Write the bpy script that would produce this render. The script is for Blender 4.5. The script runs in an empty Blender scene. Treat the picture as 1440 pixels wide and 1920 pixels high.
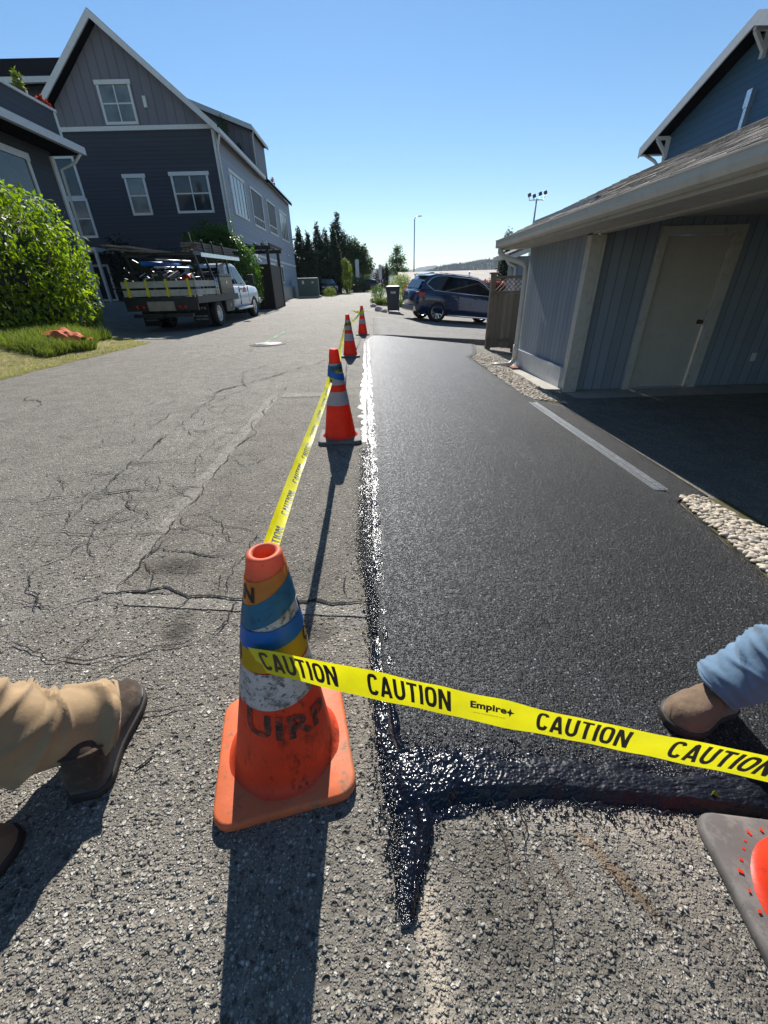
import bpy, bmesh, math, random
import numpy as np
from mathutils import Vector, Matrix, Euler, noise
rad = math.radians
random.seed(7); RNG = np.random.default_rng(7)
scene = bpy.context.scene
COL = scene.collection

# ------------------------------------------------------------------ terrain
def ss(a, b, x):
    t = max(0.0, min(1.0, (x-a)/(b-a))); return t*t*(3-2*t)
def softpos(x, w=.12):
    return w*math.log1p(math.exp(x/w)) if x/w < 30 else x
def gz(x, y):
    z = .018*(softpos(y-14, 1.2)-softpos(y-50, 2.0))
    s = .156+(.105-.156)*ss(9.5, 16, y)
    cap = 3.0+5*ss(9.5, 14, y)
    z -= s*max(0.0, softpos(x-.15)-softpos(x-cap, .08))
    if x < -5.6:
        z += .30*ss(-5.9, -7.6, x)*ss(12.6, 10.5, y)              # lawn mound
        z += .62*ss(-7.9, -10.8, x)*ss(11, 14, y)*ss(30, 24, y)*1.0
    return z
def gnd(x, y, dz=0.0): return Vector((x, y, gz(x, y)+dz))

# ------------------------------------------------------------------ objects
def tag(o, label=None, cat=None, group=None, kind=None):
    if label: o['label'] = label
    if cat: o['category'] = cat
    if group: o['group'] = group
    if kind: o['kind'] = kind
    return o
def thing(name, label, cat, loc=(0, 0, 0), rotz=0.0, group=None):
    o = bpy.data.objects.new(name, None); COL.objects.link(o)
    o.location = loc; o.rotation_euler = (0, 0, rotz); o.empty_display_size = .2
    return tag(o, label, cat, group)
def copy_tree(o, parent=None):
    c = o.copy(); COL.objects.link(c); c.parent = parent
    for ch in list(o.children): copy_tree(ch, c)
    return c

class MB:
    def __init__(s): s.v = []; s.f = []; s.mi = []; s.sm = []
    def add(s, vs, fs, mi=0, smooth=False):
        b = len(s.v); s.v.extend(tuple(p) for p in vs)
        for f in fs:
            s.f.append(tuple(i+b for i in f)); s.mi.append(mi); s.sm.append(smooth)
        return s
    def box(s, x0, x1, y0, y1, z0, z1, M=None, mi=0):
        vs = [Vector((x, y, z)) for z in (z0, z1) for y in (y0, y1) for x in (x0, x1)]
        if M is not None: vs = [M @ p for p in vs]
        return s.add(vs, [(0, 2, 3, 1), (4, 5, 7, 6), (0, 1, 5, 4), (2, 6, 7, 3), (0, 4, 6, 2), (1, 3, 7, 5)], mi)
    def bar(s, a, b, w, h, up=(0, 0, 1), mi=0):
        a = Vector(a); b = Vector(b); d = (b-a).normalized(); up = Vector(up)
        if abs(d.dot(up)) > .98: up = Vector((1, 0, 0))
        r = d.cross(up).normalized(); u = r.cross(d)
        vs = [p+r*(i*w/2)+u*(j*h/2) for p in (a, b) for j in (-1, 1) for i in (-1, 1)]
        return s.add(vs, [(0, 2, 3, 1), (4, 5, 7, 6), (0, 1, 5, 4), (2, 6, 7, 3), (0, 4, 6, 2), (1, 3, 7, 5)], mi)
    def prism(s, poly, h0, h1, M=None, mi=0):      # poly in xy, extruded in z
        n = len(poly)
        vs = [Vector((p[0], p[1], h0)) for p in poly]+[Vector((p[0], p[1], h1)) for p in poly]
        if M is not None: vs = [M @ p for p in vs]
        return s.add(vs, [tuple(range(n-1, -1, -1)), tuple(range(n, 2*n))]+[(i, (i+1) % n, (i+1) % n+n, i+n) for i in range(n)], mi)
    def xz(s, poly, y0, y1, mi=0):                 # poly in (x,z), extruded y0..y1 (y0<y1)
        n = len(poly)
        vs = [(p[0], y0, p[1]) for p in poly]+[(p[0], y1, p[1]) for p in poly]
        return s.add(vs, [tuple(range(n)), tuple(range(2*n-1, n-1, -1))]+[(i, i+n, (i+1) % n+n, (i+1) % n) for i in range(n)], mi)
    def yz(s, poly, x0, x1, mi=0):
        n = len(poly)
        vs = [(x0, p[0], p[1]) for p in poly]+[(x1, p[0], p[1]) for p in poly]
        return s.add(vs, [tuple(range(n-1, -1, -1)), tuple(range(n, 2*n))]+[(i, (i+1) % n, (i+1) % n+n, i+n) for i in range(n)], mi)
    def lathe(s, prof, n=40, M=None, mi=0, cap=False, smooth=True):   # prof (r,z)
        vs = []; fs = []
        for r, z in prof:
            for k in range(n):
                a = 2*math.pi*k/n; vs.append(Vector((r*math.cos(a), r*math.sin(a), z)))
        for i in range(len(prof)-1):
            for k in range(n):
                k2 = (k+1) % n; fs.append((i*n+k, i*n+k2, (i+1)*n+k2, (i+1)*n+k))
        if cap:
            fs.append(tuple(range(n-1, -1, -1))); m = (len(prof)-1)*n; fs.append(tuple(range(m, m+n)))
        if M is not None: vs = [M @ p for p in vs]
        return s.add(vs, fs, mi, smooth)
    def tube(s, path, r, n=8, mi=0, smooth=True, cap=True):
        P = [Vector(p) for p in path]; R = r if isinstance(r, (list, tuple)) else [r]*len(P)
        vs = []; prev = None
        for i, p in enumerate(P):
            d = (P[min(i+1, len(P)-1)]-P[max(i-1, 0)]).normalized()
            if prev is None:
                a = Vector((0, 0, 1)) if abs(d.z) < .9 else Vector((1, 0, 0)); u = d.cross(a).normalized()
            else: u = (prev-d*prev.dot(d)).normalized()
            prev = u; w = d.cross(u)
            for k in range(n):
                a = 2*math.pi*k/n; vs.append(p+(u*math.cos(a)+w*math.sin(a))*R[i])
        fs = [(i*n+k, i*n+(k+1) % n, (i+1)*n+(k+1) % n, (i+1)*n+k) for i in range(len(P)-1) for k in range(n)]
        if cap: fs += [tuple(range(n-1, -1, -1)), tuple(range((len(P)-1)*n, len(P)*n))]
        return s.add(vs, fs, mi, smooth)
    def rings(s, rings, mi=0, smooth=True, cap=True):   # list of equal-length closed rings
        n = len(rings[0]); vs = [p for r in rings for p in r]
        fs = [(i*n+k, i*n+(k+1) % n, (i+1)*n+(k+1) % n, (i+1)*n+k) for i in range(len(rings)-1) for k in range(n)]
        if cap: fs += [tuple(range(n-1, -1, -1)), tuple(range((len(rings)-1)*n, len(rings)*n))]
        return s.add(vs, fs, mi, smooth)
    def build(s, name, mats, parent=None, org=None, bevel=0.0, fixn=True, subsurf=0, autosm=None):
        if not isinstance(mats, (list, tuple)): mats = [mats]
        if org is None:
            org = Vector((0, 0, 0)); p = parent
            while p is not None: org = org+p.location; p = p.parent
        org = Vector(org)
        me = bpy.data.meshes.new(name)
        me.from_pydata([Vector(p)-org for p in s.v], [], s.f)
        for m in mats: me.materials.append(m)
        me.polygons.foreach_set('material_index', s.mi); me.polygons.foreach_set('use_smooth', s.sm)
        if fixn:
            bm = bmesh.new(); bm.from_mesh(me); bmesh.ops.recalc_face_normals(bm, faces=bm.faces); bm.to_mesh(me); bm.free()
        o = bpy.data.objects.new(name, me); COL.objects.link(o)
        if parent is not None: o.parent = parent
        else: o.location = org
        if bevel:
            m = o.modifiers.new('b', 'BEVEL'); m.width = bevel; m.segments = 2; m.limit_method = 'ANGLE'; m.angle_limit = rad(40)
        if subsurf:
            m = o.modifiers.new('s', 'SUBSURF'); m.levels = subsurf; m.render_levels = subsurf
        return o
def np_mesh(name, V, F, mat, parent=None, smooth=False, org=(0, 0, 0), attr=None):
    V = np.asarray(V, dtype=np.float32)-np.asarray(org, dtype=np.float32); F = np.asarray(F, dtype=np.int32); k = F.shape[1]
    me = bpy.data.meshes.new(name); me.vertices.add(len(V)); me.vertices.foreach_set('co', V.ravel())
    me.loops.add(F.size); me.loops.foreach_set('vertex_index', F.ravel())
    me.polygons.add(len(F)); me.polygons.foreach_set('loop_start', np.arange(0, F.size, k, dtype=np.int32))
    me.polygons.foreach_set('use_smooth', np.full(len(F), smooth))
    me.materials.append(mat); me.update(calc_edges=True); me.validate()
    o = bpy.data.objects.new(name, me); COL.objects.link(o)
    if parent is not None: o.parent = parent
    else: o.location = org
    return o

# ------------------------------------------------------------------ materials
class NT:
    def __init__(s, name):
        s.m = bpy.data.materials.new(name); s.m.use_nodes = True; s.t = s.m.node_tree; s.t.nodes.clear()
        s.out = s.t.nodes.new('ShaderNodeOutputMaterial')
    def n(s, typ, ins=None, **kw):
        nd = s.t.nodes.new('ShaderNode'+typ)
        for k, v in kw.items(): setattr(nd, k, v)
        for k, v in (ins or {}).items(): s.set(nd, k, v)
        return nd
    def set(s, nd, k, v):
        sock = nd.inputs[k]
        if isinstance(v, bpy.types.NodeSocket): s.t.links.new(v, sock)
        elif isinstance(v, bpy.types.Node): s.t.links.new(v.outputs[0], sock)
        else:
            if sock.type == 'RGBA' and len(v) == 3: v = (*v, 1)
            sock.default_value = v
    def pos(s): 
        return s.n('NewGeometry').outputs['Position']
    def obj(s): return s.n('TexCoord').outputs['Object']
    def noise(s, vec, scale, detail=3, rough=.55, dist=0.0):
        return s.n('TexNoise', {'Vector': vec, 'Scale': scale, 'Detail': detail, 'Roughness': rough, 'Distortion': dist}).outputs[0]
    def math(s, op, a, b=0.0, c=None, clamp=False):
        nd = s.n('Math', operation=op, use_clamp=clamp); s.set(nd, 0, a); s.set(nd, 1, b)
        if c is not None: s.set(nd, 2, c)
        return nd.outputs[0]
    def ramp(s, fac, stops, interp='LINEAR'):
        nd = s.n('ValToRGB', {'Fac': fac}); cr = nd.color_ramp; cr.interpolation = interp
        while len(cr.elements) > 1: cr.elements.remove(cr.elements[-1])
        for i, (p, c) in enumerate(stops):
            e = cr.elements[0] if i == 0 else cr.elements.new(p)
            e.position = p; c = (c, c, c) if isinstance(c, (int, float)) else c; e.color = (*c, 1)
        return nd.outputs[0]
    def mix(s, fac, a, b, typ='MIX'):
        nd = s.n('Mix', data_type='RGBA', blend_type=typ); s.set(nd, 0, fac); s.set(nd, 6, a); s.set(nd, 7, b); return nd.outputs[2]
    def bump(s, h, strength=.5, dist=.01, normal=None):
        d = {'Height': h, 'Strength': strength, 'Distance': dist}
        if normal is not None: d['Normal'] = normal
        return s.n('Bump', d).outputs[0]
    def bsdf(s, col, rough=.6, normal=None, metal=0.0, spec=.5, coat=0.0, **kw):
        d = {'Base Color': col, 'Roughness': rough, 'Metallic': metal, 'Specular IOR Level': spec, 'Coat Weight': coat}
        if normal is not None: d['Normal'] = normal
        d.update(kw); return s.n('BsdfPrincipled', d)
    def done(s, sh):
        s.t.links.new(sh.outputs[0] if isinstance(sh, bpy.types.Node) else sh, s.out.inputs[0]); return s.m

def paint(name, col, rough=.5, var=.12, scale=6.0, bump=.0, bscale=60, metal=0.0, spec=.5, coat=0.0, dirt=None, dirtamt=.4):
    t = NT(name); p = t.obj()
    n = t.noise(p, scale, 4, .6)
    c = t.mix(t.ramp(n, [(.3, 0.0), (.7, 1.0)]), tuple(max(0, v*(1-var)) for v in col), tuple(min(1, v*(1+var)) for v in col))
    if dirt:
        m = t.ramp(t.noise(p, scale*2.3, 6, .7), [(.52, 0.0), (.68, dirtamt)])
        c = t.mix(m, c, dirt)
    nm = t.bump(t.noise(p, bscale, 4, .6), bump, .005) if bump else None
    return t.done(t.bsdf(c, rough, nm, metal, spec, coat))

def asphalt(name, binder, stones, tint, scale=105.0, bumpd=.006, rough=.8, spec=.35, fine=300, patch=None, wet=False, stone_frac=.55):
    """aggregate: Voronoi cells, each cell a stone of its own grey, sunk in darker binder"""
    t = NT(name); p = t.pos()
    w = t.n('Vector' 'Math', {0: p, 1: (1, 1, 1)}, operation='MULTIPLY').outputs[0]
    d = t.n('TexNoise', {'Vector': w, 'Scale': 60.0, 'Detail': 1.0})
    ww = t.n('VectorMath', {0: w}, operation='ADD')
    sc = t.n('VectorMath', {0: d.outputs[1], 'Scale': .006}, operation='SCALE'); t.set(ww, 1, sc.outputs[0]); ww = ww.outputs[0]
    v1 = t.n('TexVoronoi', {'Vector': ww, 'Scale': scale, 'Randomness': 1.0}, feature='F1')
    v2 = t.n('TexVoronoi', {'Vector': ww, 'Scale': scale*2.2}, feature='F1')
    rnd = t.n('SeparateColor', {0: v1.outputs['Color']})
    rnd2 = t.n('SeparateColor', {0: v2.outputs['Color']})
    scol = t.ramp(rnd.outputs[0], stones)
    scol2 = t.ramp(rnd2.outputs[1], stones)
    prof1 = t.ramp(v1.outputs['Distance'], [(.30, 1.0), (.62, 0.0)])
    prof2 = t.ramp(v2.outputs['Distance'], [(.28, 1.0), (.6, 0.0)])
    show1 = t.math('MULTIPLY', prof1, t.math('GREATER_THAN', rnd.outputs[1], 1-stone_frac))
    show2 = t.math('MULTIPLY', prof2, t.math('GREATER_THAN', rnd2.outputs[2], .35))
    c = t.mix(show2, binder, scol2); c = t.mix(show1, c, scol)
    if stone_frac < .6:
        v3 = t.n('TexVoronoi', {'Vector': ww, 'Scale': scale*.48}, feature='F1'); rnd3 = t.n('SeparateColor', {0: v3.outputs['Color']})
        show3 = t.math('MULTIPLY', t.ramp(v3.outputs['Distance'], [(.24, 1.0), (.40, 0.0)]), t.math('GREATER_THAN', rnd3.outputs[1], .84)); c = t.mix(show3, c, t.ramp(rnd3.outputs[0], stones))
        pit = t.math('MULTIPLY', t.ramp(v3.outputs['Distance'], [(.20, 1.0), (.42, 0.0)]), t.math('LESS_THAN', rnd3.outputs[1], .10)); c = t.mix(t.math('MULTIPLY', pit, .8), c, tuple(v*.4 for v in binder))
    big = t.noise(p, .7, 5, .6, .3); mid = t.noise(p, 5.0, 5, .65)
    f = t.ramp(big, [(.3, tint[0]), (.7, tint[1])]); c = t.mix(1.0, c, f, 'MULTIPLY')
    f2 = t.ramp(mid, [(.3, .78), (.72, 1.2)]); c = t.mix(1.0, c, f2, 'MULTIPLY')
    if patch: c = patch(t, p, c)
    h = t.math('ADD', t.math('MULTIPLY', show1, 1.0), t.math('MULTIPLY', show2, .55))
    h = t.math('ADD', h, t.math('MULTIPLY', t.noise(p, fine, 2), .5))
    if stone_frac < .6: h = t.math('ADD', h, t.math('SUBTRACT', t.math('MULTIPLY', show3, 1.3), t.math('MULTIPLY', pit, 2.0)))
    h = t.math('ADD', h, t.math('MULTIPLY', t.noise(p, 28, 3), 1.2))
    nm = t.bump(h, 1.0, bumpd)
    return t.done(t.bsdf(c, rough, nm, 0, spec))

def ell(t, p, cx, cy, rx, ry, rot=0.0, dist=.25, dsc=8.0, soft=.35):
    """soft-edged blotch mask with a ragged outline"""
    mp = t.n('Mapping', {'Vector': p, 'Location': (0, 0, 0)}, vector_type='POINT')
    sub = t.n('VectorMath', {0: p, 1: (cx, cy, 0)}, operation='SUBTRACT').outputs[0]
    rt = t.n('VectorRotate', {'Vector': sub, 'Angle': -rot}, rotation_type='Z_AXIS').outputs[0]
    s = t.n('SeparateXYZ', {0: rt})
    a = t.math('POWER', t.math('ABSOLUTE', t.math('DIVIDE', s.outputs[0], rx)), 2.0)
    b = t.math('POWER', t.math('ABSOLUTE', t.math('DIVIDE', s.outputs[1], ry)), 2.0)
    r = t.math('SQRT', t.math('ADD', a, b))
    r = t.math('ADD', r, t.math('MULTIPLY', t.math('SUBTRACT', t.noise(p, dsc, 5, .7), .5), dist*4))
    t.t.nodes.remove(mp)
    return t.ramp(r, [(max(0, 1-soft), 1.0), (1.0, 0.0)]) if soft < 1 else t.math('SUBTRACT', 1.0, r, clamp=True)

def old_patch(t, p, c):
    # stains, wear and dust that belong to the pavement itself
    for (x, y, rx, ry, ro, amt, col) in [
        (-.93, 1.47, .17, .10, 0, .75, (.045, .038, .028)), (-.75, 1.08, .07, .11, .3, .8, (.045, .038, .03)),
        (-.25, 1.05, .10, .09, 0, .65, (.05, .043, .032)), (-1.75, 2.75, .13, .06, 0, .6, (.05, .045, .04)), (-.45, 1.35, .3, .10, 0, .3, (.06, .05, .04)),
        (.075, .21, .035, .20, .0, .75, (.42, .36, .28)), (.05, .32, .03, .08, .2, .6, (.40, .33, .26)),
        (.24, .27, .15, .16, 0, .55, (.07, .063, .05)), (.20, .40, .10, .08, 0, .5, (.075, .066, .052)), (.42, .24, .09, .16, .3, .45, (.085, .077, .062)),
        (.66, .20, .09, .2, .4, .4, (.09, .08, .065)),
        (.62, .46, .30, .05, 0, .6, (.36, .31, .25)), (.40, .47, .15, .05, -.05, .5, (.36, .32, .27)), (.60, .36, .05, .12, .6, .45, (.33, .29, .23)),
        (.50, .35, .020, .13, .6, .85, (.10, .065, .035)), (.46, .40, .022, .12, .65, .5, (.26, .19, .12)), (.36, .36, .012, .10, .35, .55, (.08, .05, .03)), (.27, .38, .010, .12, .2, .5, (.08, .05, .03)),
        (-.03, 1.12, .16, .05, .2, .35, (.30, .29, .27)), (-.06, .75, .06, .35, 0, .35, (.28, .25, .2)),
        (-1.25, 1.25, .5, .06, .25, .2, (.3, .29, .27))]:
        c = t.mix(t.math('MULTIPLY', ell(t, p, x, y, rx, ry, ro, .42, 14.0, .7), amt), c, col)
    return c
G = [(.0, .06), (.25, (.14, .13, .112)), (.5, (.24, .223, .192)), (.75, (.34, .315, .27)), (.93, (.44, .41, .35)), (1.0, (.64, .61, .54))]
M = {}
M['old'] = asphalt('old_asphalt', (.168, .151, .124), G, (.95, 1.22), patch=old_patch, bumpd=.0052)
M['oldfar'] = M['old']
M['patch'] = asphalt('repaired_asphalt', (.160, .141, .112), G, (.85, 1.08), scale=120, patch=old_patch, bumpd=.005)
Gn = [(0, .010), (.5, .026), (.8, .06), (.95, .16), (1, .32)]
M['new'] = asphalt('fresh_asphalt', (.014, .0165, .022), Gn, (.70, 1.35), scale=115, bumpd=.005, rough=.42, spec=.5, stone_frac=.7)
M['drive'] = asphalt('driveway_asphalt', (.17, .16, .145), [(0, .12), (.5, (.22, .21, .195)), (1, (.40, .39, .36))], (.9, 1.15), bumpd=.004)

def tarroughmat():
    t = NT('sparkling_wet_tar'); p = t.pos()
    h = t.math('SUBTRACT', t.noise(p, 150, 2, .5), t.n('TexVoronoi', {'Vector': p, 'Scale': 130.0}).outputs['Distance'])
    return t.done(t.bsdf((.005, .007, .012), .24, t.bump(h, .55, .005), 0, 1.0, .0))
M['tarrough'] = tarroughmat()
def tarmatte():
    t = NT('rough_dull_tar'); p = t.pos()
    h = t.math('SUBTRACT', t.noise(p, 150, 3, .6), t.n('TexVoronoi', {'Vector': p, 'Scale': 140.0}).outputs['Distance'])
    return t.done(t.bsdf((.006, .0075, .012), .42, t.bump(h, .7, .005), 0, .3, .0))
M['tarmatte'] = tarmatte(); M['tarbead'] = paint('wet_tar_beads', (.006, .008, .012), .22, .1, 30, spec=.9)
def tackmat():
    t = NT('wet_tar'); p = t.pos()
    n1 = t.noise(p, 170, 2, .5); n2 = t.n('TexVoronoi', {'Vector': p, 'Scale': 130.0}).outputs['Distance']
    h = t.math('ADD', n1, t.math('MULTIPLY', n2, -1.0))
    xx = t.math('ADD', t.n('SeparateXYZ', {0: p}).outputs[0], t.math('MULTIPLY', t.math('SUBTRACT', t.noise(p, 9, 4, .7), .5), .5))
    rg_ = t.ramp(xx, [(.18, .17), (.42, .46)])
    return t.done(t.bsdf((.004, .006, .012), rg_, t.bump(h, .30, .004), 0, .36, .0))
M['tack'] = tackmat()
M['crack'] = paint('crack_dirt', (.012, .011, .010), .95, .3, 40)
M['scrape'] = asphalt('scraped_asphalt', (.185, .168, .14), G, (1.02, 1.22), scale=115, bumpd=.003, patch=old_patch)

def concmat():
    t = NT('pale_concrete'); p = t.pos()
    c = t.ramp(t.noise(p, 3, 6, .7), [(.3, (.33, .31, .27)), (.7, (.46, .43, .38))])
    c = t.mix(t.ramp(t.noise(p, 90, 3), [(.35, .35), (.55, 0.0)]), c, (.22, .2, .18))
    return t.done(t.bsdf(c, .85, t.bump(t.noise(p, 150, 4), .5, .002), 0, .3))
M['conc'] = concmat()
def dirtmat(name, a, b, sc=3):
    t = NT(name); p = t.pos()
    c = t.ramp(t.noise(p, sc, 6, .7), [(.3, a), (.7, b)])
    return t.done(t.bsdf(c, .95, t.bump(t.noise(p, 60, 5, .7), .8, .02), 0, .2))
M['soil'] = dirtmat('ground_cover', (.05, .055, .025), (.14, .12, .06))
M['lawn'] = dirtmat('dry_lawn_ground', (.13, .12, .045), (.34, .28, .13), 5)

def siding(name, col, period, axis='z', depth=.02, rough=.6, groove=.06, var=.08, dark=.55):
    """lap boards (axis z) or vertical boards (x / y)"""
    t = NT(name); p = t.obj(); s = t.n('SeparateXYZ', {0: p})
    if axis == 'xy': q = t.math('ADD', s.outputs[0], s.outputs[1])
    else: q = s.outputs['xyz'.index(axis)]
    fr = t.math('FRACT', t.math('DIVIDE', q, period))
    cell = t.math('FLOOR', t.math('DIVIDE', q, period))
    wn = t.n('TexWhiteNoise', {'W': cell}, noise_dimensions='1D').outputs[0]
    gm = t.ramp(fr, [(0, 1.0), (groove, 1.0), (groove*1.4, 0.0)])
    c = t.mix(wn, tuple(v*(1-var) for v in col), tuple(v*(1+var) for v in col))
    st = t.n('Mapping', {'Vector': p, 'Scale': (6, 6, .7) if axis != 'z' else (.8, .8, 12)}).outputs[0]
    c = t.mix(t.ramp(t.noise(st, 3, 5, .65), [(.3, .0), (.75, .35)]), c, tuple(v*.72 for v in col))
    c = t.mix(t.math('MULTIPLY', gm, dark), c, (col[0]*.25, col[1]*.25, col[2]*.25))
    if axis == 'z': h = t.math('SUBTRACT', 1.0, fr)
    else: h = t.math('SUBTRACT', 1.0, gm)
    h = t.math('ADD', h, t.math('MULTIPLY', t.noise(st, 20, 3), .06))
    return t.done(t.bsdf(c, rough, t.bump(h, 1.0, depth), 0, .35))
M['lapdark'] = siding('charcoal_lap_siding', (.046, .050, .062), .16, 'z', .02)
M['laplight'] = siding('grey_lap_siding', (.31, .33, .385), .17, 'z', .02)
M['batten'] = siding('grey_batten_siding', (.17, .17, .195), .42, 'xy', .03, groove=.1, dark=.25)
M['lapblue'] = siding('blue_lap_siding', (.08, .16, .235), .17, 'z', .03)
M['t111'] = siding('grooved_plywood_siding', (.25, .29, .34), .105*1.4, 'xy', .008, groove=.055, dark=.75)
M['fence'] = siding('weathered_fence_wood', (.17, .14, .105), .14, 'x', .01, groove=.05, var=.2)
M['fencedark'] = siding('dark_fence_wood', (.045, .028, .02), .14, 'xy', .012, groove=.08, var=.25)
M['white'] = paint('white_trim_paint', (.62, .63, .62), .5, .06, 5, dirt=(.35, .34, .31), dirtamt=.35)
M['cream'] = paint('cream_trim_paint', (.50, .48, .43), .5, .06, 4, dirt=(.26, .22, .17), dirtamt=.45)
M['gutter'] = paint('gutter_paint', (.58, .56, .50), .35, .05, 3, dirt=(.30, .27, .21), dirtamt=.3)
M['door'] = paint('door_paint', (.47, .44, .385), .5, .05, 3, dirt=(.25, .22, .18), dirtamt=.25)
M['darkroof'] = paint('dark_roof', (.010, .011, .014), 1.0, .3, 12, .4, 40, spec=.0)
def shingle():
    t = NT('weathered_shingles'); p = t.obj()
    sw = t.n('Mapping', {'Vector': p, 'Scale': (1, 1, 1)}).outputs[0]
    br = t.n('TexBrick', {'Vector': t.n('VectorRotate', {'Vector': sw, 'Angle': rad(90)}, rotation_type='Z_AXIS').outputs[0], 'Scale': 1.0, 'Mortar Size': .008, 'Brick Width': .28, 'Row Height': .13,
              'Color1': (.05, .045, .04), 'Color2': (.24, .215, .19), 'Mortar': (.02, .018, .016)})
    c = t.mix(t.ramp(t.noise(p, 7, 5, .7), [(.35, 0.0), (.65, .75)]), br.outputs[0], (.30, .27, .24))
    c = t.mix(t.ramp(t.noise(p, 200, 2), [(.4, .4), (.6, 0.0)]), c, (.05, .045, .04))
    h = t.math('SUBTRACT', 1.0, br.outputs[1])
    return t.done(t.bsdf(c, .9, t.bump(t.math('ADD', h, t.noise(p, 90, 4)), .9, .012), 0, .25))
M['shingle'] = shingle()
def glassmat(name, col=(.02, .025, .03), rough=.06, spec=.6):
    t = NT(name); p = t.obj()
    c = t.ramp(t.noise(p, 1.3, 3), [(.35, col), (.65, tuple(v*2.2 for v in col))])
    return t.done(t.bsdf(c, rough, t.bump(t.noise(p, 2.5, 1), .02, .02), 0, spec))
M['glass'] = glassmat('window_glass'); M['blind'] = glassmat('glass_before_blinds', (.085, .10, .10), .12)
M['carglass'] = glassmat('car_glass', (.008, .010, .012), .04, .7)
M['metal'] = paint('galvanised_metal', (.68, .70, .72), .32, .15, 20, metal=.9)
M['chrome'] = paint('bright_metal', (.7, .7, .72), .2, .05, 5, metal=1.0)
M['blacksteel'] = paint('black_steel', (.018, .018, .02), .45, .3, 8)
M['rubber'] = paint('tyre_rubber', (.015, .015, .016), .8, .2, 20, .3, 60)
M['brass'] = paint('dark_brass', (.09, .07, .045), .4, .2, 9, metal=.8)
M['bluecar'] = paint('dark_blue_car_paint', (.006, .018, .062), .22, .05, 2, coat=1.0)
M['whitecar'] = paint('white_truck_paint', (.72, .74, .78), .3, .03, 2, coat=.6, dirt=(.5, .48, .45), dirtamt=.2)
M['redcar'] = paint('maroon_car_paint', (.08, .006, .01), .3, .05, 2, coat=.8)
M['blackcar'] = paint('black_car_paint', (.012, .014, .016), .3, .05, 2, coat=.8)
M['redlight'] = paint('red_lamp_plastic', (.35, .01, .012), .25, .1, 9)
M['black'] = paint('black_plastic', (.02, .022, .025), .55, .2, 8)
M['binmat'] = paint('charcoal_bin_plastic', (.035, .04, .048), .5, .1, 4)
M['greenbox'] = paint('green_metal_cabinet', (.07, .105, .085), .5, .1, 4, dirt=(.12, .13, .1))
M['wood'] = paint('weathered_lumber', (.15, .115, .085), .85, .35, 5, .4, 30)
M['stake'] = paint('pale_stake_boards', (.42, .40, .33), .7, .2, 3, .2, 30, dirt=(.14, .12, .09))
M['lumber'] = paint('grey_planks', (.19, .16, .13), .85, .3, 4, .4, 30)
M['yellow'] = paint('yellow_strap', (.65, .55, .03), .6, .15, 8)
M['toolbox'] = paint('grey_tool_box_paint', (.012, .018, .024), .3, .1, 3, coat=.3)
M['plateboard'] = paint('tan_bumper_board', (.30, .24, .17), .7, .2, 6)
M['textwhite'] = paint('white_lettering', (.75, .75, .75), .6, .05, 5)
M['textblack'] = paint('black_lettering', (.012, .012, .012), .45, .05, 5)
def markermat():
    t = NT('worn_black_marker'); p = t.obj()
    m = t.ramp(t.noise(p, 55, 6, .75), [(.46, 0.0), (.60, .85)])
    return t.done(t.bsdf(t.mix(m, (.02, .015, .015), (.42, .05, .02)), .6))
M['marker'] = markermat()
M['greenpaint'] = paint('green_marking_paint', (.05, .45, .18), .8, .2, 30)
M['whitepaint'] = paint('white_marking_paint', (.62, .64, .70), .8, .3, 30)
M['pinkrock'] = paint('pale_pink_rock', (.55, .42, .38), .9, .2, 9, .5, 30)
M['orangecloth'] = paint('orange_cloth', (.55, .11, .03), .85, .15, 8, .3, 30)
M['redthing'] = paint('red_plastic', (.6, .04, .02), .5, .1, 8)
M['skin'] = paint('skin', (.45, .27, .19), .55, .08, 12)
M['hair'] = paint('dark_hair', (.03, .02, .015), .7, .2, 40)
M['shirt'] = paint('work_shirt', (.10, .11, .13), .9, .15, 8)

def vinyl(name, col, trans=.35, rough=.45, dirt=None, dirtamt=.6, dsc=14, thr=.55, streak=False, spec=.4):
    """thin coloured plastic that lets some light through"""
    t = NT(name); p = t.obj(); c = col
    c = t.mix(t.ramp(t.noise(p, 9, 4, .6), [(.3, 0.0), (.7, 1.0)]), tuple(v*.82 for v in col), tuple(min(1, v*1.1) for v in col))
    if dirt:
        q = t.n('Mapping', {'Vector': p, 'Scale': (1, 1, .35)}).outputs[0] if streak else p
        m = t.ramp(t.noise(q, dsc, 8, .75), [(thr, 0.0), (thr+.09, dirtamt)])
        c = t.mix(m, c, dirt)
        m2 = t.ramp(t.noise(q, dsc*4, 6, .7), [(thr+.04, 0.0), (thr+.12, dirtamt)])
        c = t.mix(m2, c, tuple(v*.6 for v in dirt))
    b = t.bsdf(c, rough, t.bump(t.noise(p, 45, 4, .6), .25, .003), 0, spec)
    tr = t.n('BsdfTranslucent', {'Color': c})
    return t.done(t.n('MixShader', {0: trans, 1: b, 2: tr}))
M['cone_old'] = vinyl('faded_orange_vinyl', (.72, .085, .030), .35, .5, (.13, .035, .02), .65, 11, .55, True)
M['cone_oldtop'] = vinyl('sunbleached_orange_vinyl', (.80, .20, .10), .35, .55, (.45, .12, .07), .5, 20, .56)
M['cone_oldbase'] = vinyl('worn_orange_base', (.68, .155, .055), .08, .6, (.34, .20, .12), .6, 8, .53)
M['cone_red'] = vinyl('bright_orange_red_vinyl', (.85, .055, .015), .42, .42, (.12, .02, .012), .5, 9, .6, True)
M['collar_dirty'] = vinyl('scuffed_white_collar', (.58, .55, .54), .1, .45, (.17, .145, .12), .85, 22, .50)
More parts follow.
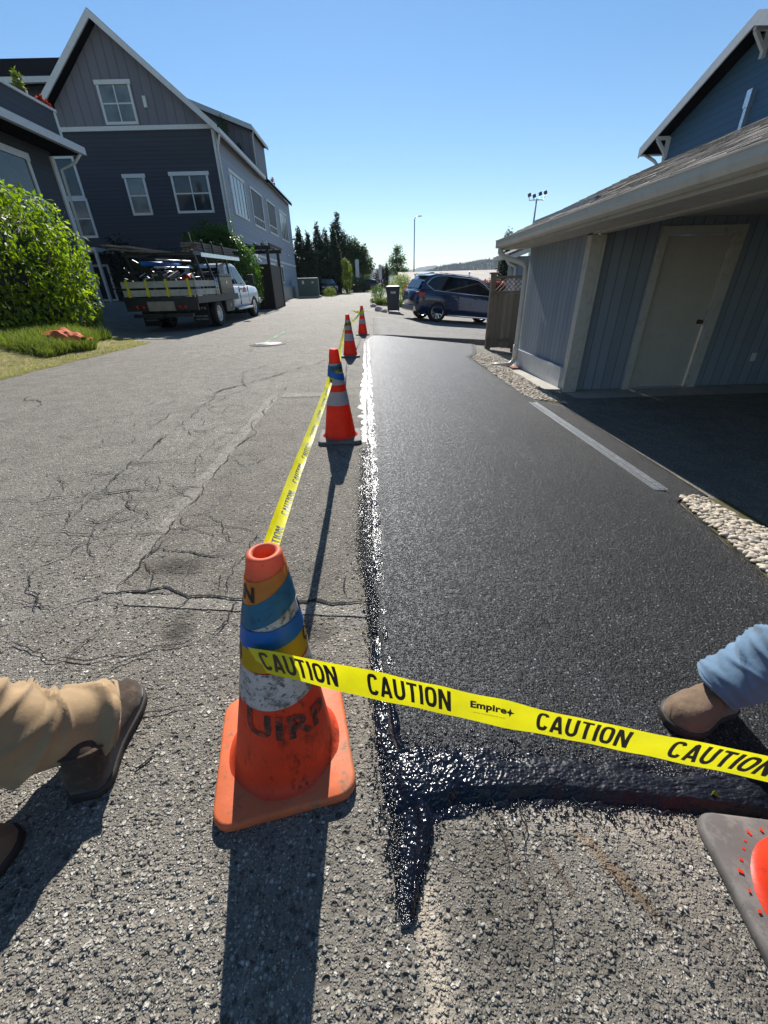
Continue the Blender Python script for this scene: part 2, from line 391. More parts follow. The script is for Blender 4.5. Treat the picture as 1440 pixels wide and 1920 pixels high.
M['collar'] = vinyl('reflective_grey_collar', (.42, .41, .42), .12, .3, (.28, .26, .24), .4, 8, .6)
M['bluetape'] = vinyl('blue_tape', (.006, .12, .44), .0, .5, (.01, .09, .36), .4, 12, .6)
M['blueteal'] = vinyl('faded_teal_blue_tape', (.02, .13, .23), .0, .6, (.02, .09, .15), .5, 14, .5)
M['tape'] = vinyl('yellow_caution_tape', (.86, .80, .008), .38, .28, None)
M['tapewrap'] = vinyl('yellow_tape_over_orange', (.66, .24, .05), .25, .3, None)
M['tapeolive'] = vinyl('yellow_tape_wrapped', (.62, .40, .015), .25, .35, None)
M['conebase'] = vinyl('recycled_rubber_base', (.115, .105, .098), .0, .75, (.22, .20, .18), .5, 14, .5)
M['greyrubber'] = M['conebase']
def cloth(name, col, dirt, sc=260, amt=.35):
    t = NT(name); p = t.obj()
    c = t.mix(t.ramp(t.noise(p, 7, 6, .65), [(.35, 0.0), (.65, 1.0)]), tuple(v*.82 for v in col), tuple(v*1.12 for v in col))
    c = t.mix(t.ramp(t.noise(p, 13, 7, .75), [(.52, 0.0), (.62, amt)]), c, dirt)
    h = t.math('ADD', t.math('MULTIPLY', t.noise(p, 900 if sc > 100 else 300, 2), .2), t.noise(p, 30, 5, .6))
    return t.done(t.bsdf(c, .9, t.bump(h, .35, .006), 0, .2, **{'Sheen Weight': .15}))
M['tan'] = cloth('tan_work_trousers', (.33, .23, .13), (.24, .155, .08), amt=.25)
M['jeans'] = cloth('faded_blue_jeans', (.11, .18, .265), (.10, .14, .19), amt=.35)
M['bootbrown'] = cloth('scuffed_brown_leather', (.17, .115, .075), (.07, .05, .035), 60)
M['boottan'] = cloth('dusty_tan_leather', (.20, .135, .085), (.04, .03, .025), 60, .7)
M['bootshade'] = cloth('shade_darkened_leather', (.05, .035, .026), (.16, .11, .07), 60, .5)  # tan boot leather darkened all over, shade of the heel put into its colour
M['sole'] = paint('dark_rubber_sole', (.028, .022, .02), .7, .3, 20, .3, 60)

def leafmat(name, cols, trans=.4, rough=.45):
    t = NT(name); g = t.n('NewGeometry')
    c = t.ramp(g.outputs['Random Per Island'], [(i/(len(cols)-1), c) for i, c in enumerate(cols)])
    n = t.noise(g.outputs['Position'], .9, 3); c = t.mix(1.0, c, t.ramp(n, [(.3, .75), (.7, 1.25)]), 'MULTIPLY')
    b = t.bsdf(c, rough, None, 0, .4); tr = t.n('BsdfTranslucent', {'Color': t.mix(1.0, c, (1.5, 1.9, .55), 'MULTIPLY')})
    return t.done(t.n('MixShader', {0: trans, 1: b, 2: tr}))
M['laurel'] = leafmat('laurel_leaves', [(.07, .11, .008), (.17, .22, .012), (.30, .32, .022)], .48, .55)
M['shrub'] = leafmat('shrub_leaves', [(.03, .07, .012), (.06, .12, .016), (.09, .15, .02)], .4)
M['cedar'] = leafmat('cedar_foliage', [(.012, .026, .012), (.02, .038, .015), (.03, .05, .018)], .12, .7)
M['midtree'] = leafmat('mid_green_foliage', [(.03, .055, .018), (.05, .085, .024), (.08, .12, .035)], .3, .6)
M['birch'] = leafmat('pale_green_foliage', [(.05, .08, .03), (.08, .12, .045), (.11, .15, .06)], .4, .6)
M['lime'] = leafmat('yellow_green_foliage', [(.10, .13, .02), (.15, .18, .03), (.2, .22, .05)], .35, .6)
M['maroon'] = leafmat('maroon_foliage', [(.03, .008, .012), (.05, .012, .018), (.07, .02, .02)], .2, .6)
M['redleaf'] = leafmat('red_new_leaves', [(.16, .012, .014), (.28, .025, .02), (.36, .05, .03)], .3, .5)
M['whiteflower'] = leafmat('cream_blossom', [(.35, .36, .18), (.5, .5, .33), (.2, .25, .08)], .3, .6)
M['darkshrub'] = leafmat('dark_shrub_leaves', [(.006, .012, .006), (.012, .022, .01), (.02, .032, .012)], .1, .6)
M['bark'] = paint('bark', (.07, .055, .042), .95, .3, 8, .8, 20)
M['grass'] = leafmat('grass_blades', [(.06, .085, .018), (.12, .14, .035), (.22, .20, .075)], .4, .6)
M['drygrass'] = leafmat('dry_grass_blades', [(.24, .20, .10), (.36, .31, .17), (.13, .15, .05)], .3, .7)
M['pebble'] = None
def pebmat():
    t = NT('river_pebbles'); g = t.n('NewGeometry')
    c = t.ramp(g.outputs['Random Per Island'], [(0, (.26, .22, .17)), (.35, (.42, .36, .28)), (.7, (.55, .48, .38)), (1, (.36, .33, .30))])
    return t.done(t.bsdf(c, .75, t.bump(t.noise(g.outputs['Position'], 120, 3), .3, .002), 0, .3))
M['pebble'] = pebmat()
M['hill'] = dirtmat('forest_hill', (.012, .026, .014), (.03, .05, .025), .05)
M['faroof'] = paint('pale_roof_membrane', (.42, .37, .32), .9, .12, .6, dirt=(.33, .29, .25))
M['brick'] = paint('dark_brick', (.06, .03, .025), .9, .2, 6)

# ------------------------------------------------------------------ camera, sky, sun
F_PX, PITCH, ROLL, YAW, HC = 750.0, math.atan(420/750.0), rad(-1.6), rad(.6849707), 1.07
cy, sy, cp, sp = math.cos(YAW), math.sin(YAW), math.cos(PITCH), math.sin(PITCH)
fw = Vector((sy*cp, cy*cp, -sp)); r0 = Vector((cy, -sy, 0)); u0 = Vector((sy*sp, cy*sp, cp))
rr = r0*math.cos(ROLL)+u0*math.sin(ROLL); uu = -r0*math.sin(ROLL)+u0*math.cos(ROLL)
cam = bpy.data.objects.new('camera', bpy.data.cameras.new('camera')); COL.objects.link(cam)
cam.matrix_world = Matrix(((rr.x, uu.x, -fw.x, 0), (rr.y, uu.y, -fw.y, 0), (rr.z, uu.z, -fw.z, HC), (0, 0, 0, 1)))
cam.data.sensor_fit = 'HORIZONTAL'; cam.data.sensor_width = 36; cam.data.lens = 36*F_PX/1440; cam.data.clip_start = .02; cam.data.clip_end = 20000
scene.camera = cam
def ray(px, py):
    return rr*((px-720)/F_PX)+uu*((960-py)/F_PX)+fw
def onground(px, py, dz=0.0):
    d = ray(px, py); t = .25
    while t < 120:
        p = d*t
        if HC+p.z < gz(p.x, p.y)+dz: break
        t += max(.004, t*.002)
    lo, hi = t-max(.004, t*.002), t
    for _ in range(14):
        m = (lo+hi)/2; p = d*m
        if HC+p.z < gz(p.x, p.y)+dz: hi = m
        else: lo = m
    p = d*hi; return Vector((p.x, p.y, gz(p.x, p.y)+dz))

SUN_EL, SUN_AZ = rad(38), rad(-3.0)           # azimuth measured from +Y towards +X
w = bpy.data.worlds.new('World'); scene.world = w; w.use_nodes = True
wt = w.node_tree; bg = wt.nodes['Background']; sky = wt.nodes.new('ShaderNodeTexSky'); sky.sky_type = 'NISHITA'
sky.sun_disc = False; sky.sun_elevation = SUN_EL; sky.sun_rotation = SUN_AZ; sky.air_density = 1.15; sky.dust_density = .05; sky.ozone_density = 3.0; sky.altitude = 300
hs = wt.nodes.new('ShaderNodeHueSaturation'); hs.inputs['Saturation'].default_value = 1.20; wt.links.new(sky.outputs[0], hs.inputs['Color']); wt.links.new(hs.outputs[0], bg.inputs[0]); bg.inputs[1].default_value = .070
sun = bpy.data.objects.new('sun', bpy.data.lights.new('sun', 'SUN')); COL.objects.link(sun)
sun.data.energy = 4.9; sun.data.angle = rad(.5); sun.data.color = (1, .955, .88)
sd = Vector((math.sin(SUN_AZ)*math.cos(SUN_EL), math.cos(SUN_AZ)*math.cos(SUN_EL), math.sin(SUN_EL)))
sun.rotation_euler = sd.to_track_quat('Z', 'Y').to_euler(); sun.location = (0, 5, 30)
vs = scene.view_settings; vs.view_transform = 'Standard'; vs.look = 'None'; vs.gamma = 1; vs.use_curve_mapping = False; vs.exposure = .78
# ------------------------------------------------------------------ ground sheets
def structure(o): o['kind'] = 'structure'; return o
def grid_sheet(name, P, mat, skirt=0.0, smooth=True):
    """P[i][j] = points; optional skirt drops the border"""
    n, m = len(P), len(P[0])
    if skirt:
        d = Vector((0, 0, -skirt))
        P = [[p+d for p in P[0]]]+P+[[p+d for p in P[-1]]]
        P = [[r[0]+d]+list(r)+[r[-1]+d] for r in P]; n += 2; m += 2
    V = [tuple(p) for r in P for p in r]
    F = [(i*m+j, i*m+j+1, (i+1)*m+j+1, (i+1)*m+j) for i in range(n-1) for j in range(m-1)]
    o = np_mesh(name, V, F, mat, smooth=smooth)
    bm = bmesh.new(); bm.from_mesh(o.data); bmesh.ops.recalc_face_normals(bm, faces=bm.faces)
    s = sum(f.normal.z*f.calc_area() for f in bm.faces)
    if s < 0: bmesh.ops.reverse_faces(bm, faces=bm.faces)
    bm.to_mesh(o.data); bm.free()
    return o
def frange(*segs):
    out = []
    for a, b, st in segs:
        n = max(1, round((b-a)/st)); out += [a+(b-a)*i/n for i in range(n)]
    return out+[segs[-1][1]]
def interp(tab, y):
    if y <= tab[0][0]: return tab[0][1]
    for (a, va), (b, vb) in zip(tab, tab[1:]):
        if y <= b: return va+(vb-va)*(y-a)/(b-a)
    return tab[-1][1]
def nz(x, y=0.0, z=0.0, s=1.0): return noise.noise(Vector((x*s, y*s, z*s)))

# terrain
xs = frange((-6000, -400, 1400), (-400, -60, 40), (-60, -16, 4), (-16, 12, .5), (12, 60, 4), (60, 400, 40), (400, 6000, 1400))
ys = frange((-400, -20, 40), (-20, -4, 4), (-4, 62, 1), (62, 120, 6), (120, 400, 40), (400, 6000, 1400))
def gterr(x, y):
    xx = max(-14, min(11, x)); yy = max(-4, min(60, y))
    return gz(xx, yy)-.04-.0*(y > 60)
structure(grid_sheet('ground', [[Vector((x, y, gterr(x, y))) for x in xs] for y in ys], M['soil']))
# old street asphalt
xs = frange((-13.5, -6, .5), (-6, -1, .25), (-1, 3.4, .1), (3.4, 9, .4)); ys = frange((-3, 12, .1), (12, 59, .5))
structure(grid_sheet('old_asphalt_road', [[gnd(x, y) for x in xs] for y in ys], M['old']))
# cross street far away and its kerb
structure(grid_sheet('cross_street', [[gnd(max(-14, min(11, x)), min(y, 59), .008)+Vector((x-max(-14, min(11, x)), y-min(y, 59), 0)) for x in frange((-60, 70, 5))] for y in frange((59.1, 66, 1))], M['drive']))

# lawn on the left
def lawn_r(y): return -5.62+.10*nz(y, 3.1, 0, 1.3)+.04*nz(y, 9, 0, 6)-1.6*ss(11.0, 12.1, y)
ys = frange((1.0, 12.15, .12))
structure(grid_sheet('lawn', [[gnd(lawn_r(y)-(1-u)*9, y, .012) for u in frange((0, .7, .06), (.7, 1, .02))] for y in ys], M['lawn'], skirt=.05))

# fresh asphalt panel
SL = [(.44, .08), (.5, .06), (.66, .03), (.9, .04), (1.19, .045), (1.7, -.02), (2.34, -.055), (3.05, -.045), (6, -.105), (10, -.17), (11.3, -.02)]
RPX = [(772, 1735), (786, 1650), (806, 1560), (792, 1470), (748, 1380), (736, 1280), (726, 1190), (719, 1110), (713, 1030), (709, 940), (703, 840), (698, 760), (695, 700), (691, 640)]
SL = sorted((p.y, p.x-.022-.006*p.y) for p in (onground(*q) for q in RPX[4:]))
SL = [(.44, .07), (.5, .05)]+[q for q in SL if q[0] > .55]+[(11.3, -.02)]
SR = [(.4, 1.97), (1.5, 1.96), (2.0, 2.03), (2.45, 2.09), (2.6, 2.46), (5.22, 2.48), (5.45, 2.06), (9.0, 2.03), (9.6, 2.35), (10.8, 2.7), (12.2, 3.0)]
rows = []
for v in frange((0, .03, .0015), (.03, .25, .004), (.25, 1, .012)):
    y = .53+10.65*v; row = []
    for u in frange((0, .12, .012), (.12, 1, .044)):
        x = interp(SL, y)+(interp(SR, y)-interp(SL, y))*u
        x += (.012*nz(y, 5, 0, 9)+.008*nz(y, 2, 0, 40))*(1-min(1, u*8))+.02*nz(y, 1, 4, 5)*ss(.9, 1, u)
        yy = y+(.29*x)*v**6+(.012*nz(x, 7, 0, 8)+.008*nz(x, 3, 0, 45)-.012*ss(.1, .8, x))*math.exp(-v*260)
        row.append(gnd(x, yy, .014))
    rows.append(row)
structure(grid_sheet('fresh_asphalt_panel', rows, M['new'], skirt=.03))

# neighbour's paved driveway beyond the lip
rows = []
for v in frange((0, 1, .03)):
    row = []
    for u in frange((0, 1, .04)):
        x = -.02+9.0*u; y0 = 11.2+.29*min(x, 3.3)+.02*nz(x, 0, 0, 5); y = y0+(17.5-y0)*v
        row.append(gnd(x, y, .018+.11*min(1, x/3.0)*(1-v)**1.5))
    rows.append(row)
structure(grid_sheet('neighbour_driveway', rows, M['drive'], skirt=.16))

def quad_sheet(name, pxs, mat, dz, n=24, m=50, jit=.008):
    c = [onground(*p) for p in pxs]; rows = []
    for i in range(m+1):
        row = []
        for j in range(n+1):
            u, v = j/n, i/m
            p = (c[0]*(1-u)+c[1]*u)*(1-v)+(c[3]*(1-u)+c[2]*u)*v
            e = 1 if (i in (0, m) or j in (0, n)) else 0
            x = p.x+e*jit*nz(p.x, p.y, 1, 22); y = p.y+e*jit*nz(p.x, p.y, 5, 22)
            row.append(gnd(x, y, dz))
        rows.append(row)
    return structure(grid_sheet(name, rows, mat))
quad_sheet('repaired_trench_panel', [(222, 1110), (700, 1136), (690, 741), (525, 742)], M['patch'], .004)
quad_sheet('scraped_band', [(188, 1112), (226, 1112), (529, 741), (506, 743)], M['scrape'], .0035, 6, 60, .008)
quad_sheet('scraped_band', [(232, 1136), (704, 1160), (703, 1134), (226, 1112)], M['scrape'], .0035, 50, 6, .006)
quad_sheet('scraped_band', [(528, 746), (610, 744), (608, 737), (534, 737)], M['scrape'], .007, 12, 4, .012)

# wet tar along the seams: real lumpy relief that dips below the pavement at its ragged edges
rg = np.random.default_rng(3)
def smooth_noise(h, w_, k):
    a = rg.standard_normal((h+2*k, w_+2*k))
    for _ in range(2):
        c = np.cumsum(np.pad(a, ((1, 0), (0, 0))), 0); a = (c[k:]-c[:-k])/k
        c = np.cumsum(np.pad(a, ((0, 0), (1, 0))), 1); a = (c[:, k:]-c[:, :-k])/k
    a = a[:h, :w_]; return a/(a.std()+1e-9)
def tar(name, left, right, st, nrow, base, mat='tack', amp=.0014, ext=.12):
    """left / right: polylines of equal parameter; base(u)-> extra height"""
    def along(poly, t):
        f = t*(len(poly)-1); i = min(int(f), len(poly)-2); return poly[i].lerp(poly[i+1], f-i)
    L = sum((a-b).length for a, b in zip(left, left[1:]))
    wmax = max((a-b).length for a, b in zip(left, right))
    n = max(8, int(wmax*1.5/st)); m = nrow or int(L/st)
    nn = smooth_noise(m+1, n+1, 2)*.5+smooth_noise(m+1, n+1, 4)*.55
    bl = smooth_noise(m+1, n+1, 16)
    rows = []
    for i in range(m+1):
        t = i/m; a = along(left, t); b = along(right, t); row = []
        a2 = a+(a-b)*ext; b2 = b+(b-a)*ext
        for j in range(n+1):
            u = j/n; p = a2.lerp(b2, u)
            e = min(u/.17, (1-u)/.17, t/.03+.2, (1-t)/.03+.2); fade = max(-1.0, min(1.0, e-1.0+.5*bl[i][j]))
            z = base(u)+.0035+.0055*fade+amp*nn[i][j]*(1.3 if fade < .6 else 1.0)
            row.append(gnd(p.x, p.y, z))
        rows.append(row)
    return structure(grid_sheet(name, rows, M[mat]))
Lp = [(758, 1738), (750, 1650), (742, 1560), (722, 1470), (708, 1380), (700, 1280), (697, 1190), (688, 1110), (672, 1030), (674, 940), (673, 840), (674, 760), (681, 700), (683, 640)]
Rp = [(772, 1735), (786, 1650), (806, 1560), (792, 1470), (748, 1380), (736, 1280), (726, 1190), (719, 1110), (713, 1030), (709, 940), (703, 840), (698, 760), (695, 700), (691, 640)]
tar('tar_seam', [onground(*p) for p in Lp[:8]], [onground(*p) for p in Rp[:8]], .0028, 0, lambda u: .013*ss(.55, .8, u), 'tack', .0008, .10)
tar('tar_seam', [onground(*p) for p in Lp[7:11]], [onground(*p) for p in Rp[7:11]], .003, 0, lambda u: .014*ss(.5, .75, u), 'tarrough', .0012, .08)
tar('tar_seam', [onground(*p) for p in Lp[10:]], [onground(*p) for p in Rp[10:]], .007, 0, lambda u: .014*ss(.45, .7, u), 'tarrough', .0022, .12)
Tp = [(735, 1430), (850, 1416), (980, 1428), (1120, 1436), (1280, 1458), (1470, 1476)]
Bp = [(745, 1545), (850, 1516), (980, 1500), (1120, 1507), (1280, 1522), (1470, 1545)]
tar('tar_joint', [onground(*p) for p in Bp], [onground(*p) for p in Tp], .0026, 0, lambda u: .016*ss(.12, .34, u), 'tack', .0009, .15)
def beads(name, mat, pts, r0, r1, label, dzf=None):
    ico = bmesh.new(); bmesh.ops.create_icosphere(ico, subdivisions=1, radius=1)
    bv = np.array([v.co[:] for v in ico.verts]); bf = np.array([[v.index for v in f.verts] for f in ico.faces]); ico.free()
    V = []; F = []; k = 0
    for (x, y, dz) in pts:
        r = r0+(r1-r0)*random.random()**2
        s = np.array([r*random.uniform(.7, 1.4), r*random.uniform(.7, 1.4), r*random.uniform(.5, .9)])
        a = random.random()*6.28; R = np.array([[math.cos(a), -math.sin(a), 0], [math.sin(a), math.cos(a), 0], [0, 0, 1]])
        V.append((bv*s*(1+.18*RNG.standard_normal((len(bv), 1)))) @ R.T+np.array([x, y, gz(x, y)+dz+r*.25])); F.append(bf+k); k += len(bv)
    o = np_mesh(name, np.vstack(V), np.vstack(F), mat, smooth=True)
    return tag(o, label, None, None, 'stuff')
pts = []
for _ in range(9000):
    t = random.random()**1.1*.7; f = t*13; i = min(int(f), 12); k = f-i
    side = random.random()
    a = Vector(Lp[i]).lerp(Vector(Lp[i+1]), k); b = Vector(Rp[i]).lerp(Vector(Rp[i+1]), k)
    q = a.lerp(b, random.gauss(.45, .36)); p = onground(q.x, min(q.y, 1740)); pts.append((p.x, p.y, .004))
for _ in range(8500):
    q = Vector((random.uniform(740, 1440), 0)); yb = 1505-.02*(1440-q.x); yt = 1405+.05*(q.x-850)
    yy = random.gauss((yb+yt)/2+8, 34); p = onground(q.x, yy); pts.append((p.x, p.y, .014 if yy < yb-10 else .002))
for _ in range(9000):
    t = random.random(); f = 6+t*4; i = min(int(f), 12); k = f-i; a = Vector(Lp[i]).lerp(Vector(Lp[i+1]), k); b = Vector(Rp[i]).lerp(Vector(Rp[i+1]), k)
    q = a.lerp(b, random.gauss(.38, .22)); p = onground(q.x, q.y); pts.append((p.x, p.y, .008 if random.random() < .7 else .012))
beads('tar_droplets', M['tarbead'], pts, .0010, .0040, 'glossy black droplets of wet tar scattered along the seam')['category'] = 'tar'

# loose aggregate lying on the near street
pts = []
for _ in range(5200):
    y = .12+2.6*random.random()**1.7; x = random.uniform(-1.0-.5*y, .9+.4*y)
    if y > .5 and x > interp(SL, y)-.03: continue
    pts.append((x, y, .001))
stones = beads('loose_chippings', M['pebble'], pts, .0012, .0042, 'loose grey stone chips scattered over the worn asphalt'); stones['category'] = 'gravel'
st = NT('chippings'); g = st.n('NewGeometry')
stones.data.materials[0] = st.done(st.bsdf(st.ramp(g.outputs['Random Per Island'], [(0, (.05, .048, .044)), (.5, (.15, .14, .125)), (.85, (.30, .28, .24)), (1, (.45, .42, .36))]), .8))

# cracks
def crack(pts, wd, dz=.0085, jit=.07, px=True):
    P = [onground(*p) for p in pts] if px else [gnd(*p) for p in pts]
    for it in range(9):                       # midpoint displacement gives broken, jagged runs
        Q = []
        for a, b in zip(P, P[1:]):
            d = b-a; Q.append(a)
            if Vector((d.x, d.y)).length > .016: Q.append((a+b)/2+Vector((-d.y, d.x, 0))*random.gauss(0, jit))
        Q.append(P[-1])
        if len(Q) == len(P): break
        P = Q
    Q = P; V = []; n = len(Q); sd_ = random.random()*50; Fq = []
    for i, p in enumerate(Q):
        d = (Q[min(i+1, n-1)]-Q[max(i-1, 0)]); d.z = 0; d.normalize() if d.length else None
        s = Vector((-d.y, d.x, 0)); k0 = max(.08, nz(sd_, i*.05, 7)+.42)
        w_ = wd*(.12+1.3*k0+random.random()*.5*k0)*min(1, (i+1)/6, (n-i)/6)
        for k in (-.5, .5):
            q = p+s*((k+random.uniform(-.25, .25))*w_); V.append(gnd(q.x, q.y, dz))
    CR.add(V, [(2*i, 2*i+1, 2*i+3, 2*i+2) for i in range(n-1)])
CR = MB()
def Z6(*pts): return [(x/2, 680+y/2) for x, y in pts]
def Z5(*pts): return [(640+x/2.182, 1400+y/2.182) for x, y in pts]
for wd, pl in [
    (.009, Z6((0, 520), (110, 520), (190, 512), (300, 500), (390, 490), (500, 478), (620, 478), (760, 468))),
    (.007, Z6((1045, 122), (970, 210), (880, 320), (800, 430), (720, 530), (640, 625), (560, 720), (480, 810), (440, 858))),
    (.009, Z6((440, 858), (550, 862), (680, 870), (820, 882), (900, 890), (1080, 895), (1180, 892), (1290, 906), (1400, 908))),
    (.005, Z6((580, 705), (700, 712), (800, 730), (890, 742))), (.005, Z6((740, 725), (700, 800), (680, 865))),
    (.005, Z6((885, 745), (870, 800), (845, 870))), (.008, Z6((893, 890), (860, 940), (830, 1000), (780, 1040))),
    (.006, [(390, 1200), (330, 1212), (260, 1222), (190, 1236), (130, 1238), (70, 1225), (20, 1205)]),
    (.005, Z6((0, 830), (50, 890), (120, 910), (260, 910), (330, 890), (430, 862))),
    (.006, Z6((520, 362), (460, 410), (430, 435), (390, 480), (340, 515), (290, 560), (270, 590))),
    (.006, Z6((805, 130), (700, 215), (620, 280), (560, 330), (520, 365))), (.005, Z6((480, 480), (490, 550), (560, 570), (680, 575))),
    (.006, Z6((270, 590), (310, 600), (350, 612), (480, 545))), (.005, Z6((200, 630), (330, 648), (480, 650), (640, 640))),
    (.005, Z6((338, 652), (335, 690), (355, 745), (440, 750), (520, 755))), (.004, Z6((660, 480), (690, 500), (725, 520))),
    (.005, Z6((590, 428), (590, 482))), (.005, Z6((520, 400), (620, 410), (700, 410), (805, 412))), (.004, Z6((520, 370), (640, 365), (740, 375), (835, 378))),
    (.004, Z6((735, 378), (745, 352), (800, 338), (855, 330))), (.005, Z6((680, 240), (750, 258), (850, 262), (925, 262))),
    (.005, Z6((310, 420), (370, 416), (440, 425))), (.004, Z6((180, 515), (240, 450), (312, 422))), (.004, Z6((280, 830), (335, 770))),
    (.004, Z6((200, 892), (250, 840), (282, 830))), (.004, Z6((640, 625), (760, 615), (860, 620), (960, 640))), (.003, Z6((805, 625), (800, 690))),
    (.004, Z6((725, 545), (800, 555), (880, 560))), (.003, Z6((860, 270), (760, 370), (700, 440))), (.004, Z6((710, 330), (745, 290), (780, 262))),
    (.004, Z6((480, 550), (410, 590), (385, 640))), (.004, Z6((1045, 120), (1100, 115), (1150, 118))), (.004, Z6((1150, 118), (1155, 85), (1080, 88), (1045, 110))),
    (.004, Z6((830, 300), (760, 300), (700, 330))), (.004, Z6((860, 165), (830, 190), (850, 225))),
    (.004, Z6((1300, 880), (1290, 840), (1300, 800))), (.004, Z6((90, 720), (160, 650))), (.004, Z6((770, 40), (760, 90), (800, 130))), (.004, Z6((560, 560), (520, 620))),
    (.007, Z5((930, 200), (980, 250), (1040, 300), (1080, 355))), (.004, Z5((600, 190), (615, 290), (650, 340), (680, 480), (665, 560))),
    (.004, Z5((715, 190), (730, 270), (750, 400), (755, 480), (790, 570), (845, 640), (860, 740), (860, 860), (870, 960))),
    (.004, Z5((1000, 470), (1100, 510), (1150, 610), (1190, 690))), (.003, Z5((690, 760), (720, 920), (760, 1000))), (.003, Z5((870, 960), (900, 1060), (940, 1130))),
    (.003, Z5((820, 530), (832, 600))), (.012, [(712, 630), (708, 612), (700, 590), (697, 575)]), (.01, [(790, 625), (850, 618), (900, 616)]),
    (.02, [(400, 738), (470, 718), (560, 690), (610, 675)]), (.008, [(470, 706), (520, 700), (560, 696)])]:
    crack(pl, wd*.95)
# fine alligator cracking: edges of jittered cells
gc_ = random.Random(12)
def net(x0, x1, y0, y1, cell, keep, wd, mask):
    nx, ny = int((x1-x0)/cell), int((y1-y0)/cell)
    P = {(i, j): (x0+(i+.5*(j % 2)+gc_.uniform(-.38, .38))*cell, y0+(j+gc_.uniform(-.38, .38))*cell*1.15) for i in range(nx+1) for j in range(ny+1)}
    for (i, j), p in P.items():
        for q in ((i+1, j), (i, j+1)):
            if q in P and gc_.random() < keep*mask((p[0]+P[q][0])/2, (p[1]+P[q][1])/2): crack([p, P[q]], wd*gc_.uniform(.5, 1.2), jit=.09, px=False)
def m1(x, y):
    xl = -.55-.29*(y-1.2)+.05; return (1.0 if x < xl else .12)*ss(-2.6-.2*y, -1.0-.25*y, x)*ss(1.0, 1.6, y)*ss(6.5, 4.0, y)*(.35+1.2*abs(nz(x, y, 2, .9)))
net(-3.0, -.1, 1.0, 6.5, .21, .9, .0048, m1)
net(-1.6, -.3, .7, 1.6, .33, .35, .004, lambda x, y: 1.0)
net(-5.0, -1.5, 4.0, 11.0, .9, .3, .012, lambda x, y: 1.0)
for o in [CR.build('pavement_cracks', M['crack'], fixn=False)]: structure(o)

# paint on the street: faint white layout line, green mark, ring of white dots on the manhole
WL = MB(); GL = MB()
def stripe(mb, pts, wd, dz=.0085):
    P = [onground(*p) for p in pts]
    for a, b in zip(P, P[1:]):
        n = max(1, int((b-a).length/.12)); d = (b-a).normalized(); s = Vector((-d.y, d.x, 0))
        for i in range(n):
            if random.random() < .3: continue
            p, q = a.lerp(b, i/n), a.lerp(b, (i+.93)/n)
            mb.add([gnd((c+s*k).x, (c+s*k).y, dz) for c, k in ((p, -wd*random.uniform(.2, .6)), (p, wd*random.uniform(.2, .6)), (q, wd*random.uniform(.2, .6)), (q, -wd*random.uniform(.2, .6)))], [(0, 1, 2, 3)])
stripe(GL, [(497, 643), (512, 635), (534, 622)], .07)
structure(GL.build('green_road_marking', M['greenpaint'], fixn=False))

mh = thing('manhole_cover', 'round cast iron manhole cover spotted with white paint in the street', 'manhole cover', gnd(-2.45, 10.0, .004))
b = MB(); b.lathe([(0.001, .012), (.33, .012), (.335, 0)], 40); b.build('cover', paint('cast_iron', (.10, .10, .10), .6, .3, 12, .5, 40), mh, org=(0, 0, 0))
b = MB(); b.lathe([(.34, 0), (.345, .012), (.40, .012), (.41, 0)], 40); b.build('ring', M['drive'], mh, org=(0, 0, 0))
b = MB()
for k in range(14):
    a = random.random()*6.28; r = .3*math.sqrt(random.random()); q = random.uniform(.012, .03)
    b.add([(r*math.cos(a)+q*math.cos(t*1.047), r*math.sin(a)+q*math.sin(t*1.047), .0165) for t in range(6)], [tuple(range(6))])
b.build('paint_spots', M['whitepaint'], mh, org=(0, 0, 0), fixn=False)

# concrete walk at the carport wall, carport floor
FZ = -.445
def cap_sheet(name, poly, z, mat, th=.05):
    b = MB(); b.prism(poly, z-th, z); return structure(b.build(name, mat))
cap_sheet('concrete_walk', [(2.62, 6.38), (2.98, 6.38), (2.98, 8.8), (2.62, 8.8)], FZ+.055, M['conc'], .3)
cap_sheet('carport_concrete_apron', [(2.45, 5.95), (3.6, 5.42), (9, 5.25), (9, 8.7), (3.02, 8.7), (3.02, 6.37), (2.45, 6.37)], FZ+.012, M['conc'], .3)
rows = [[Vector((x, y, (gz(x, y) if x < 3.1 else gz(3.1, y)) + .016 + (.0 if x > 2.62 else -.010))) for x in frange((2.46, 3.2, .1), (3.2, 9, .6))] for y in frange((-2, 5.9, .15))]
structure(grid_sheet('carport_asphalt', rows, M['oldfar']))

# trench drain
td = thing('trench_drain', 'long galvanised trench drain grate between fresh asphalt and carport', 'drain', gnd(2.06, 3.9, .018), rad(.9))
b = MB(); b.box(-.055, -.040, -1.3, 1.3, -.05, .007); b.box(.040, .050, -1.3, 1.3, -.05, .006); b.build('frame', M['metal'], td, org=(0, 0, 0))
b = MB()
for k in range(104): b.box(-.0395, .0395, -1.296+k*.025, -1.296+k*.025+.012, -.008, .002)
for x in (-.02, .02): b.box(x-.003, x+.003, -1.298, 1.298, -.012, .0055)
b.build('grate', M['metal'], td, org=(0, 0, 0))

